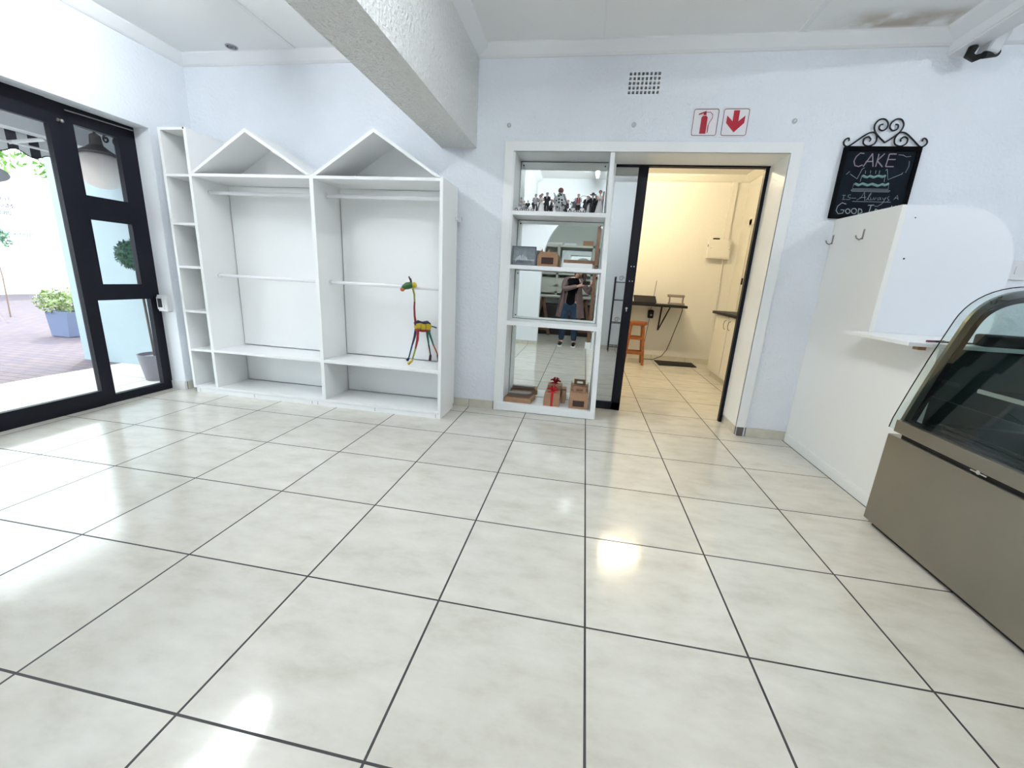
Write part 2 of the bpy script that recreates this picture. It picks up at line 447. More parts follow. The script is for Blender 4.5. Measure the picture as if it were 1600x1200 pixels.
# skirting tiles
GROUT = mat('dark_grout', (0.03, 0.03, 0.03), 0.9)
def skirting(name, axis, p, side, a0, a1, z=0.085, start=0.0):
    b = MB(); g = MB()
    cuts = [a0]; k = math.ceil((a0 + 0.02) / 0.6)
    while k * 0.6 < a1 - 0.02: cuts.append(k * 0.6); k += 1
    cuts.append(a1)
    for c, d in zip(cuts[:-1], cuts[1:]):
        q0, q1 = sorted((p, p + side * 0.012))
        if axis == 'x': b.box(c + 0.002, d - 0.002, q0, q1, 0, z)
        else: b.box(q0, q1, c + 0.002, d - 0.002, 0, z)
    q0, q1 = sorted((p, p + side * 0.006))
    if axis == 'x': g.box(a0, a1, q0, q1, 0, z - 0.002)
    else: g.box(q0, q1, a0, a1, 0, z - 0.002)
    o = struct(name, b, SKIRT)
    put('grout', g, GROUT, o)
    return o
skirting('baseboard_back_left', 'x', YB, -1, XL + 0.012, -0.945)
skirting('baseboard_back_right', 'x', YB, -1, 1.475, 1.815)
skirting('baseboard_back_far_right', 'x', YB, -1, 1.85, XR)
skirting('baseboard_left', 'y', XL, 1, 2.16, YB - 0.012)
skirting('baseboard_doorway_jamb', 'y', 1.40, -1, 2.60, 2.93)
skirting('baseboard_front_left', 'x', YF, 1, XL, -1.02)
skirting('baseboard_front_right', 'x', YF, 1, 0.24, XR)
skirting('baseboard_kitchen_back', 'x', 6.5, -1, -1.65, 2.34)
skirting('baseboard_kitchen_right', 'y', 2.36, -1, 5.5, 6.48)
struct('baseboard_left_reveal', MB().box(-4.296, XL - 0.001, 2.137, 2.149, 0, 0.085), mat('reveal_skirting_white', (0.8, 0.8, 0.8), 0.4))
struct('trim_skirting_return', MB().box(1.40, 1.452, 2.566, 2.585, 0, 0.085), mat('tile_end_dark', (0.14, 0.12, 0.11), 0.8))
struct('wall_left_reveal', MB().box(-4.302, XL - 0.002, 2.149, 2.1545, 0.0, 2.4445), WALLS)

# doorway architrave
ar_ = MB()
ar_.box(-0.938, -0.858, 2.566, YB + 0.001, 0, 2.475)
ar_.box(-0.858, 1.385, 2.566, YB + 0.001, 2.397, 2.475)
ar_.box(1.385, 1.468, 2.566, YB + 0.001, 0.085, 2.475)
struct('trim_doorway', ar_, WHITE2, bev=0.003)
struct('trim_doorway_lining', MB().box(1.385, 1.40, 2.57, YK, 0.085, 2.40), WHITE2)
struct('trim_doorway_head', MB().box(-0.86, 1.39, 2.57, YK, 2.397, 2.405), WHITE2)

# ------------------------------------------------------------------ glazing on the left (window_1) and door_1
XG = -4.30
fx0, fx1 = XG - 0.05, XG
fm = MB().grid_wall('x', fx0, fx1, (1.505, 2.156), (0, 2.445), [(1.672, 2.000, 1.790, 2.318), (1.672, 2.000, 1.063, 1.600), (1.607, 2.060, 0.075, 0.926)])
fm.box(fx0 - 0.01, fx1 + 0.01, -0.75, 1.505, 2.335, 2.446); fm.box(fx0 - 0.01, fx1 + 0.01, -0.75, 1.505, -0.01, 0.03)
fm.box(fx0, fx1, -0.75, -0.66, 0.03, 2.335)
w1 = struct('window_1', fm, BLACKF)
put('pane', MB().box(XG - 0.028, XG - 0.022, 1.60, 2.07, 0.07, 2.33), CLEAR, w1)
put_split('track_strip', MB().tube([(XG + 0.013, 0.4, 2.305), (XG + 0.013, 1.565, 2.305)], 0.005).tube([(XG + 0.013, 1.62, 2.40), (XG + 0.013, 2.13, 2.415)], 0.005), mat('dull_metal', (0.35, 0.34, 0.32), 0.4, metal=0.8), w1)
put('latch', MB().ball((XG + 0.015, 1.585, 2.31), 0.014).tube([(XG + 0.015, 1.585, 2.31), (XG + 0.02, 1.55, 2.315)], 0.006), mat('dull_metal', (0.35, 0.34, 0.32)), w1)
def leaf(name, y0, y1, dx):
    x0, x1 = XG + dx - 0.02, XG + dx + 0.022
    f = MB().grid_wall('x', x0, x1, (y0, y1), (0.03, 2.335), [(y0 + 0.075, y1 - 0.055, 0.14, 2.265)])
    o = struct(name, f, BLACKF)
    put('pane', MB().box(XG + dx - 0.003, XG + dx + 0.003, y0 + 0.06, y1 - 0.045, 0.12, 2.28), CLEAR, o)
    return o
door1 = leaf('door_1', 0.48, 1.545, 0.0)
leaf('door_2', -0.66, 0.56, -0.045)

# lettering on the outside face of the glass (reads backwards from inside)
LET = mat('vinyl_lettering', (0.07, 0.09, 0.22), 0.5)
wl_ = thing('window_lettering', (XG, 1.15, 1.36), 'blue-grey vinyl trading hours lettering on the glass door, seen from behind', 'lettering')
for s_, yst, zb, sz in (('Trading hours', 1.178, 1.652, 0.045), ('Monday - Friday', 1.180, 1.603, 0.045), ('08:00 - 17:00', 1.162, 1.555, 0.045),
                      ('Sunday & Public holidays', 1.262, 1.418, 0.042), ('Closed', 1.110, 1.366, 0.042)):
    tx = MB(); text_into(tx, s_, sz, lambda c, yst=yst, zb=zb: (XG + 0.0045, yst - c.x, zb + c.y))
    put('text_line', tx, LET, wl_)
# oval closed sign
ov = thing('door_sign', (XG + 0.02, 1.04, 1.76), 'grey oval closed sign hanging on the glass door', 'sign')
b = MB(); P_ = [(1.045 + 0.155 * math.cos(2 * PI * k / 40), 1.825 + 0.062 * math.sin(2 * PI * k / 40)) for k in range(40)]
b.prism(P_, 'x', XG + 0.006, XG + 0.010); put('sign_plate', b, mat('sign_grey', (0.22, 0.23, 0.26), 0.4), ov)
t = MB(); text_into(t, 'Closed', 0.075, lambda c: (XG + 0.0108, 0.925 + c.x, 1.80 + c.y)); put('lettering', t, BLACK, ov)

# ------------------------------------------------------------------ outside
struct('floor_porch', MB().box(-6.05, XL - 0.25, -5.0, 3.0, -0.16, -0.05), porch_mat())
struct('floor_street', MB().box(-40, -6.05, -30, 40, -0.16, -0.055), brick_mat())
OUTW = mat('outside_pale_wall', (0.34, 0.42, 0.45), 0.8, bump=0.4, bscale=14, var=0.04, vscale=2)
struct('wall_porch', MB().box(-6.66, XL - 0.27, 3.0, 3.35, -0.06, 3.1), OUTW)
struct('ceiling_porch', MB().box(-5.75, XL - 0.27, -5, 3.0, 2.62, 2.72), mat('porch_soffit', (0.35, 0.36, 0.37), 0.8))
o = struct('trim_porch_beam', MB().box(-5.78, -5.62, -5, 3.0, 2.44, 2.64), mat('porch_beam', (0.82, 0.83, 0.85), 0.6))
# striped awning with scalloped valance
aw_ = thing('awning', (-5.8, 1.0, 2.2), 'black and white striped awning with a scalloped edge above the porch', 'awning')
AX = -5.82
for ci, (nm, mm) in enumerate((('black_stripe', mat('awning_black', (0.02, 0.02, 0.03), 0.9)), ('white_stripe', mat('awning_white', (0.8, 0.8, 0.8), 0.9)))):
    b = MB(); w = 0.085
    for k in range(-28, 9):
        if k % 2 != ci: continue
        y0 = 2.168 + k * w
        ys = [y0 + w * i / 6 for i in range(7)]
        def zb(y): return 2.262 - 0.027 * math.cos(2 * PI * (y - 2.36) / 0.27)
        for a_, c_ in zip(ys[:-1], ys[1:]):
            b.add([(AX, a_, zb(a_)), (AX, c_, zb(c_)), (AX, c_, 2.46), (AX, a_, 2.46)], [(0, 1, 2, 3)])
            b.add([(AX + 0.006, a_, zb(a_)), (AX + 0.006, c_, zb(c_)), (AX + 0.006, c_, 2.46), (AX + 0.006, a_, 2.46)], [(3, 2, 1, 0)])
            b.add([(AX, a_, zb(a_)), (AX, c_, zb(c_)), (AX + 0.006, c_, zb(c_)), (AX + 0.006, a_, zb(a_))], [(0, 1, 2, 3)])
        b.add([(AX, y0, 2.46), (AX, y0 + w, 2.46), (AX + 0.034, y0 + w, 2.60), (AX + 0.034, y0, 2.60)], [(0, 1, 2, 3)])
    put(nm, b, mm, aw_)
b = MB(); ys = [-0.3 + 3.1 * i / 120 for i in range(121)]
b.tube([(AX + 0.003, y, 2.262 - 0.027 * math.cos(2 * PI * (y - 2.36) / 0.27)) for y in ys], 0.006, 5)
put('edge_piping', b, BLACK, aw_)
b = MB().tube([(AX + 0.06, -0.5, 2.30), (AX + 0.06, 2.5, 2.33)], 0.012).tube([(AX + 0.04, 2.16, 2.325), (-5.60, 2.33, 2.40)], 0.018)
put('support_arm', b, WPLAST, aw_)
# globe lantern
gl = thing('globe_lantern', (-5.33, 2.6, 2.0), 'white globe lantern with a dark cap hanging on a scroll bracket outside the narrow window', 'lantern')
put('globe', MB().ball((-5.33, 2.6, 2.19), 0.205, 24, 16, (1, 1, 0.92)), mat('opal_globe', (0.80, 0.74, 0.70), 0.35), gl)
put('cap', MB().lathe([(0.16, 2.335), (0.165, 2.35), (0.10, 2.39), (0.055, 2.43), (0.045, 2.52), (0.02, 2.54)], (-5.33, 2.6, 0)), mat('lantern_cap', (0.06, 0.055, 0.06), 0.5), gl)
b = MB(); b.tube([(-5.33, 2.6, 2.52), (-5.33, 2.6, 2.58), (-5.33, 3.0, 2.58)], 0.012)
def spiral(cx, cz, r, a0, turns, y=None, n=28):
    return [(r * (1 - 0.75 * i / n) * math.cos(a0 + turns * 2 * PI * i / n) + cx, r * (1 - 0.75 * i / n) * math.sin(a0 + turns * 2 * PI * i / n) + cz) for i in range(n + 1)]
b.tube([(x, 2.62, z) for x, z in spiral(-5.10, 2.47, 0.055, PI / 2, -1.4)], 0.009, 6)
b.tube([(x, 2.62, z) for x, z in spiral(-5.22, 2.49, 0.04, PI / 2, 1.2)], 0.009, 6)
b.tube([(-5.10, 2.62, 2.525), (-5.22, 2.62, 2.53), (-5.33, 2.6, 2.56)], 0.009, 6)
put('scroll_bracket', b, IRON, gl)
# topiary pot
LEAF = mat('dark_leaf', (0.03, 0.10, 0.06), 0.7, var=0.5, vscale=40)
tp = thing('topiary', (-4.93, 2.52, -0.05), 'ball-clipped topiary tree in a round grey pot outside the narrow window', 'plant')
put('pot', MB().lathe([(0.105, -0.05), (0.11, -0.045), (0.155, 0.24), (0.16, 0.25), (0.145, 0.25), (0.135, 0.20)], (-4.93, 2.52, 0), 28), mat('grey_pot', (0.20, 0.19, 0.22), 0.5), tp)
put('pebbles', MB().lathe([(0.14, 0.19), (0.13, 0.215), (0.01, 0.22)], (-4.93, 2.52, 0)), mat('pebbles', (0.5, 0.5, 0.5), 0.9, bump=1, bscale=60, var=0.5, vscale=60), tp)
put('stem', MB().cyl((-4.93, 2.52, 0.2), (-4.97, 2.52, 1.25), 0.012), mat('dark_stem', (0.08, 0.06, 0.05), 0.8), tp)
def foliage(c, r, n, size, sc=(1, 1, 1), shell=0.5):
    b = MB(); c = Vector(c)
    for i in range(n):
        d = Vector((random.gauss(0, 1), random.gauss(0, 1), random.gauss(0, 1))).normalized()
        p = c + Vector((d.x * sc[0], d.y * sc[1], d.z * sc[2])) * r * (shell + (1 - shell) * random.random() ** 0.5)
        u = Vector((random.gauss(0, 1), random.gauss(0, 1), random.gauss(0, 1))).normalized(); w = u.cross(d if abs(u.dot(d)) < 0.9 else Vector((0, 0, 1))).normalized()
        s = size * random.uniform(0.6, 1.2)
        b.add([p - u * s, p + w * s * 0.45, p + u * s, p - w * s * 0.45], [(0, 1, 2, 3)])
    return b
fb = foliage((-4.98, 2.52, 1.33), 0.165, 1400, 0.02, shell=0.7); fb.ball((-4.98, 2.52, 1.33), 0.145); fb.sm = False
put('leaf_ball', fb, LEAF, tp)
# blue planter bush
pl_ = thing('planter', (-8.75, 4.35, -0.05), 'square blue-grey planter with a flowering bush on the paving beyond the glass door', 'plant')
b = MB(); b.prism([(-0.15, 0), (0.22, 0), (0.27, 0.42), (-0.20, 0.42)], 'y', 0, 0.5)
b.v = [Vector((-8.75 + v.x, 4.1 + v.y, -0.05 + v.z)) for v in b.v]
put('pot', b, mat('blue_pot', (0.13, 0.16, 0.26), 0.6), pl_, bev=0.01)
put('foliage', foliage((-8.75, 4.35, 0.52), 0.42, 900, 0.045, (1.1, 1, 0.55), 0.2), mat('bush_leaf', (0.24, 0.32, 0.12), 0.7, var=0.5, vscale=20), pl_)
put('flowers', foliage((-8.75, 4.35, 0.54), 0.44, 160, 0.025, (1.1, 1, 0.55), 0.6), mat('pale_flowers', (0.8, 0.75, 0.6), 0.7), pl_)['kind'] = 'stuff'
# trees beyond
def tree(name, x, y, h, r, label, lm, n=1500):
    t = thing(name, (x, y, -0.05), label, 'tree')
    put('trunk', MB().tube([(x, y, -0.05), (x + 0.05, y, h * 0.5), (x, y, h)], [0.05 * r, 0.04 * r, 0.025 * r]), mat('bark', (0.22, 0.15, 0.11), 0.9), t)
    b = MB()
    for k in range(7):
        q = foliage((x + random.uniform(-.6, .6) * r, y + random.uniform(-.6, .6) * r, h + random.uniform(-.2, .5) * r), r * 0.6, n // 7, 0.13 if r > 1 else 0.05, shell=0.2)
        b.add(q.v, q.f)
    put('crown', b, lm, t)
LG = mat('bright_leaf', (0.16, 0.34, 0.06), 0.7, var=0.5, vscale=3)  # one bright green leaf colour with random variation
tree('broadleaf_tree', -21.5, 14.3, 4.1, 1.9, 'bright green leafy tree beyond the awning, above the pale wall', LG, 2600)
tree('broadleaf_tree', -21.5, 10.1, 4.3, 1.9, 'bright green leafy tree farthest left, partly cut by the photo edge', LG, 2200)
tree('young_palm', -12.0, 5.42, 1.55, 0.26, 'thin young tree standing in the light beyond the door lettering', mat('young_leaf', (0.10, 0.25, 0.12), 0.7), 260)
struct('wall_street', MB().box(-18.5, -18.2, -8, 22, -0.06, 3.58), mat('street_wall', (0.82, 0.86, 0.85), 0.8))
# low kerb
struct('wall_street_kerb', MB().box(-13.2, -13.0, -3, 3.9, -0.06, 0.12), mat('kerb', (0.6, 0.6, 0.56), 0.8))

# door entry box on the reveal
eb = thing('entry_keypad', (-4.22, 2.14, 0.80), 'small white entry box with a black reader beside the glass door frame', 'keypad')
put('housing', MB().box(-4.275, -4.165, 2.10, 2.148, 0.805, 0.965), WPLAST, eb, bev=0.006)
put('reader', MB().box(-4.272, -4.20, 2.092, 2.101, 0.825, 0.945), WPLAST, eb)
put('screen', MB().box(-4.26, -4.215, 2.088, 2.093, 0.845, 0.93), BLACK, eb)

# ------------------------------------------------------------------ house-shaped display cabinet
CF, CB = 2.112, 2.510
hc = thing('display_cabinet', (-2.68, 2.28, 0), 'white double display cabinet with two house-shaped gables and a narrow shelf tower', 'cabinet')
def board(n_, x0, x1, z0, z1, y0=CF, y1=CB, mt=WHITE): return put(n_, MB().box(x0, x1, y0, y1, z0, z1), mt, hc, bev=0.0015)
board('side_panel', -4.005, -3.978, 0.045, 2.44)
board('side_panel', -3.742, -3.712, 0.045, 2.44)
board('divider_panel', -2.545, -2.508, 0.045, 2.075)
board('side_panel', -1.372, -1.342, 0.045, 2.075)
board('top_board', -3.978, -3.742, 2.418, 2.44)
for z in (2.04, 1.625, 1.235, 0.815, 0.43): board('shelf', -3.978, -3.742, z, z + 0.022)
board('shelf', -3.978, -3.742, 0.045, 0.068)
for x0, x1 in ((-3.712, -2.545), (-2.508, -1.372)):
    board('shelf', x0, x1, 2.045, 2.07)
    board('shelf', x0, x1, 0.435, 0.46)
    board('shelf', x0, x1, 0.045, 0.07)
    # gable
    xm = (x0 + x1) / 2; zr = 2.43; zt = 2.072
    e0, e1 = x0 - 0.015, x1 + 0.015
    th = 0.03
    b = MB().prism([(e0, zt), (xm, zr), (xm, zr - th), (e0 + 0.045, zt)], 'y', CF, CB); put('roof_panel', b, WHITE, hc)
    b = MB().prism([(e1, zt), (xm, zr), (xm, zr - th), (e1 - 0.045, zt)], 'y', CF, CB); put('roof_panel', b, WHITE, hc)
    b = MB().prism([(e0 + 0.03, zt), (e1 - 0.03, zt), (xm, zr - th)], 'y', CB - 0.012, CB - 0.002); put('gable_back', b, WHITE, hc)
    # back: perimeter board and recess seam
    put('back_panel', MB().box(x0 + 0.007, x1 - 0.004, CB - 0.006, CB, 0.468, 2.041), WHITE, hc)
    put('back_panel', MB().box(x0 + 0.007, x1 - 0.004, CB - 0.006, CB, 0.077, 0.431), WHITE, hc)
    for z in (1.94, 1.182):
        r = MB().tube([(x0 + 0.01, 2.285, z), (x1 - 0.01, 2.285, z)], 0.015, 12)
        for v in r.v: v.z = z + (v.z - z) * 1.1; v.y = 2.285 + (v.y - 2.285) * 0.6
        rd = put('hanging_rail', r, mat('rail_white', (0.8, 0.8, 0.82), 0.25), hc)
        put('rail_socket', MB().cyl((x0, 2.285, z), (x0 + 0.012, 2.285, z), 0.024), WPLAST, rd)
        put('rail_socket', MB().cyl((x1 - 0.012, 2.285, z), (x1, 2.285, z), 0.024), WPLAST, rd)
put('back_panel', MB().box(-3.976, -3.744, CB - 0.006, CB, 0.07, 2.418), WHITE, hc)
put('plinth', MB().box(-3.97, -1.345, CF + 0.001, CB - 0.02, 0.0, 0.043), WHITE, hc)
dk = mat('screw_dark', (0.05, 0.05, 0.05), 0.6)
b = MB()
for x in (-3.93, -3.30, -2.66, -2.60, -2.0, -1.39):
    b.cyl((x, CF, 0.016), (x, CF - 0.001, 0.016), 0.004, n=8); b.cyl((x, CF, 0.032), (x, CF - 0.001, 0.032), 0.004, n=8)
put_split('plinth_screw', b, dk, hc)
put('corner_bracket', MB().box(-3.745, -3.73, CF - 0.0015, CF, 2.425, 2.44), dk, hc)
lt = put('catch', MB().box(-1.346, -1.300, 2.495, 2.515, 1.79, 1.83).box(-1.342, -1.33, 2.44, 2.50, 1.797, 1.823), WPLAST, hc)

# black flower ornament in the tower
vs = thing('jar_ornament', (-3.82, 2.30, 1.257), 'clear crystal jar topped with black fabric petals in the narrow shelf tower', 'ornament')
GL2 = mat('crystal_grey', (0.30, 0.31, 0.33), 0.1, metal=0.4, var=0.5, vscale=60)
put('jar', MB().lathe([(0.03, 1.257), (0.05, 1.27), (0.06, 1.31), (0.05, 1.34), (0.03, 1.355)], (-3.82, 2.32, 0), 9), GL2, vs, smooth=False)
b = MB()
for c in ((-3.84, 2.30, 1.41, .035), (-3.80, 2.32, 1.39, .04), (-3.83, 2.32, 1.37, .035), (-3.85, 2.31, 1.445, .03), (-3.795, 2.31, 1.44, .035), (-3.82, 2.28, 1.43, .025)):
    b.ball(c[:3], c[3], 10, 7, (1.2, 0.8, 0.7))
put('petals', b, BLACK, vs)

# giraffe: standing diagonally, front hooves near the shelf edge
def G(x, z, y):
    k = (y - CAM.y) / (2.30 - CAM.y)
    return (CAM.x + (x - CAM.x) * k, y, CAM.z + (z - CAM.z) * k)
def gy(x): return 2.33 + (x + 1.665) / 0.143 * 0.11
gf = thing('giraffe_figure', G(-1.6, 0.47, 2.38)[:2] + (0.461,), 'multicoloured wooden giraffe figure standing on the right cabinet shelf', 'figurine')
def gm(n_, c): return mat('giraffe_' + n_, c, 0.4)
GC = dict(green=(0.02, 0.09, 0.02), yellow=(0.48, 0.35, 0.01), red=(0.25, 0.006, 0.012), navy=(0.006, 0.006, 0.05), orange=(0.42, 0.09, 0.015), blue=(0.008, 0.07, 0.18), teal=(0.008, 0.12, 0.08), dark=(0.04, 0.006, 0.012), lime=(0.25, 0.28, 0.04))
def gpart(name, pts, r, c, parent, n=12): return put(name, MB().tube(pts, r, n), gm(c, GC[c]), parent)
body = gpart('body', [G(x, z, gy(x)) for x, z in ((-1.665, 0.828), (-1.63, 0.832), (-1.59, 0.825), (-1.55, 0.832), (-1.522, 0.826))], [0.032, 0.038, 0.034, 0.038, 0.032], 'yellow', gf, 14)
gpart('saddle', [G(x, z, gy(x)) for x, z in ((-1.672, 0.848), (-1.64, 0.864), (-1.60, 0.857), (-1.55, 0.866), (-1.522, 0.852))], [0.018, 0.022, 0.019, 0.022, 0.016], 'navy', body)
gpart('belly_band', [G(x, z, gy(x)) for x, z in ((-1.665, 0.800), (-1.60, 0.796), (-1.522, 0.800))], [0.018, 0.020, 0.018], 'red', body)
for xs_ in (-1.625, -1.575):
    p = Vector(G(xs_, 0.829, gy(xs_))); dr = (Vector(G(-1.52, 0.829, gy(-1.52))) - Vector(G(-1.66, 0.829, gy(-1.66)))).normalized(); sd = dr.cross(Vector((0, 0, 1)))
    put('stripe', MB().tube([p + (sd * math.cos(a) + Vector((0, 0, 1)) * math.sin(a)) * 0.037 for a in [2 * PI * k / 18 for k in range(18)]], 0.003, 5, closed=True), gm('dark', GC['dark']), body)
nk = gpart('neck', [G(-1.662, 0.85, 2.335), G(-1.672, 0.92, 2.32), G(-1.675, 1.0, 2.30), G(-1.672, 1.06, 2.285)], [0.012, 0.010, 0.009, 0.008], 'red', gf, 10)
gpart('neck_upper', [G(-1.672, 1.055, 2.287), G(-1.675, 1.12, 2.262), G(-1.688, 1.17, 2.243), G(-1.69, 1.19, 2.235)], [0.0085, 0.0085, 0.010, 0.012], 'lime', nk, 10)
hd = gpart('head', [G(-1.792, 1.160, 2.21), G(-1.775, 1.178, 2.215), G(-1.745, 1.192, 2.22), G(-1.712, 1.200, 2.23), G(-1.688, 1.200, 2.235)], [0.016, 0.024, 0.032, 0.030, 0.018], 'green', gf, 14)
put('nose', MB().ball(G(-1.790, 1.158, 2.205), 0.021, sc=(1.0, 0.9, 0.9)), gm('orange', GC['orange']), hd)
put('cheek', MB().ball(G(-1.676, 1.203, 2.235), 0.026, sc=(1, 0.8, 1)), gm('yellow', GC['yellow']), hd)
gpart('horn', [G(-1.705, 1.215, 2.225), G(-1.712, 1.24, 2.225), G(-1.726, 1.277, 2.225)], [0.006, 0.006, 0.007], 'dark', hd, 8)
gpart('horn', [G(-1.700, 1.215, 2.25), G(-1.703, 1.24, 2.25), G(-1.712, 1.262, 2.25)], [0.006, 0.006, 0.007], 'dark', hd, 8)
put('tail', MB().tube([G(-1.525, 0.84, 2.44), G(-1.49, 0.835, 2.46), G(-1.455, 0.826, 2.475)], [0.006, 0.006, 0.007]), gm('slate', (0.04, 0.05, 0.09)), gf)
def leg(p, r, c1, c2, c3, hoof):
    l = gpart('leg', p[:3], [r, r * 0.9, r * 0.6], c1, gf, 10)
    gpart('shin', [p[2], p[3]], [r * 0.65, r * 0.55], c2, l, 8)
    gpart('hoof', [p[3], hoof], [0.011, 0.014], c3, l, 10)
h = Vector(G(-1.748, 0.472, 2.42)); h.z = 0.467
leg([G(-1.66, 0.80, 2.35), G(-1.675, 0.72, 2.37), G(-1.698, 0.645, 2.39), G(-1.735, 0.512, 2.41)], 0.013, 'navy', 'blue', 'navy', tuple(h))
h = Vector(G(-1.742, 0.462, 2.215)); h.z = 0.474
leg([G(-1.64, 0.80, 2.32), G(-1.645, 0.70, 2.30), G(-1.665, 0.612, 2.275), G(-1.700, 0.492, 2.235)], 0.014, 'red', 'lime', 'yellow', tuple(h))
h = Vector(G(-1.520, 0.52, 2.47)); h.z = 0.474
leg([G(-1.55, 0.80, 2.43), G(-1.545, 0.74, 2.44), G(-1.532, 0.66, 2.455), G(-1.514, 0.565, 2.468)], 0.012, 'teal', 'dark', 'dark', tuple(h))
h = Vector(G(-1.43, 0.55, 2.46)); h.z = 0.474
leg([G(-1.535, 0.80, 2.42), G(-1.515, 0.74, 2.43), G(-1.485, 0.66, 2.44), G(-1.443, 0.575, 2.455)], 0.012, 'teal', 'orange', 'dark', tuple(h))

# ------------------------------------------------------------------ mirror shelf unit in the doorway
YM = 2.89
su = thing('mirror_shelf_unit', (-0.42, 2.7, 0), 'tall white painted shelf unit with mirrored back fitted in the left of the doorway', 'shelf unit')
put('side_panel', MB().box(-0.868, -0.842, 2.575, YM + 0.02, 0.0, 2.395), WHITE2, su, bev=0.002)
# leaning divider panel
b = MB(); 
for (y0, y1) in ((2.572, YM + 0.02),):
    v = []
    for z, xa, xb in ((0.0, 0.040, 0.088), (2.395, -0.022, 0.016)):
        v += [(xa, y0, z), (xb, y0, z), (xb, y1, z), (xa, y1, z)]
    b.add(v, [(3, 2, 1, 0), (4, 5, 6, 7), (0, 1, 5, 4), (1, 2, 6, 5), (2, 3, 7, 6), (3, 0, 4, 7)])
put('divider_panel', b, WHITE2, su, bev=0.002)
def xdiv(z): return 0.040 - 0.062 * z / 2.4
SH = [(1.875, 1.912), (1.402, 1.437), (0.872, 0.915)]
for z0, z1 in SH:
    put('shelf', MB().box(-0.842, xdiv(z0), 2.576, YM, z0, z1), WHITE2, su, bev=0.002)
put('base_box', MB().box(-0.905, 0.078, 2.560, YM, 0.004, 0.088), WHITE2, su, bev=0.006)
bays = [(1.912, 2.395), (1.437, 1.875), (0.915, 1.402), (0.088, 0.872)]
for z0, z1 in bays:
    xr = xdiv((z0 + z1) / 2) - 0.004
    mo = put('mirror', MB().box(-0.838, xr, YM - 0.006, YM, z0 + 0.004, z1 - 0.004), MIRROR, su)
    b = MB()
    for (xa, za, xb, zb_) in ((-0.842, z0, -0.836, z1), (xr - 0.002, z0, xr + 0.003, z1)):
        b.box(xa, xb, YM - 0.008, YM - 0.001, za + 0.001, zb_ - 0.001)
    b.box(-0.842, xr + 0.003, YM - 0.008, YM - 0.001, z1 - 0.006, z1 - 0.001); b.box(-0.842, xr + 0.003, YM - 0.008, YM - 0.001, z0 + 0.001, z0 + 0.005)
    put('mirror_edge', b, mat('mirror_edge_grey', (0.12, 0.15, 0.15), 0.4), mo)
    b = MB()
    for x in (-0.812, xr - 0.03):
        for z in (z0 + 0.035, z1 - 0.035):
            if z0 < 0.1 and z < 0.3: continue
            b.cyl((x, YM - 0.006, z), (x, YM - 0.010, z), 0.006, n=10)
    put_split('screw_cap', b, BLACK, mo)
put('back_board', MB().box(-0.90, 0.05, YM + 0.001, YM + 0.02, 0.0, 2.395), WHITE2, su)

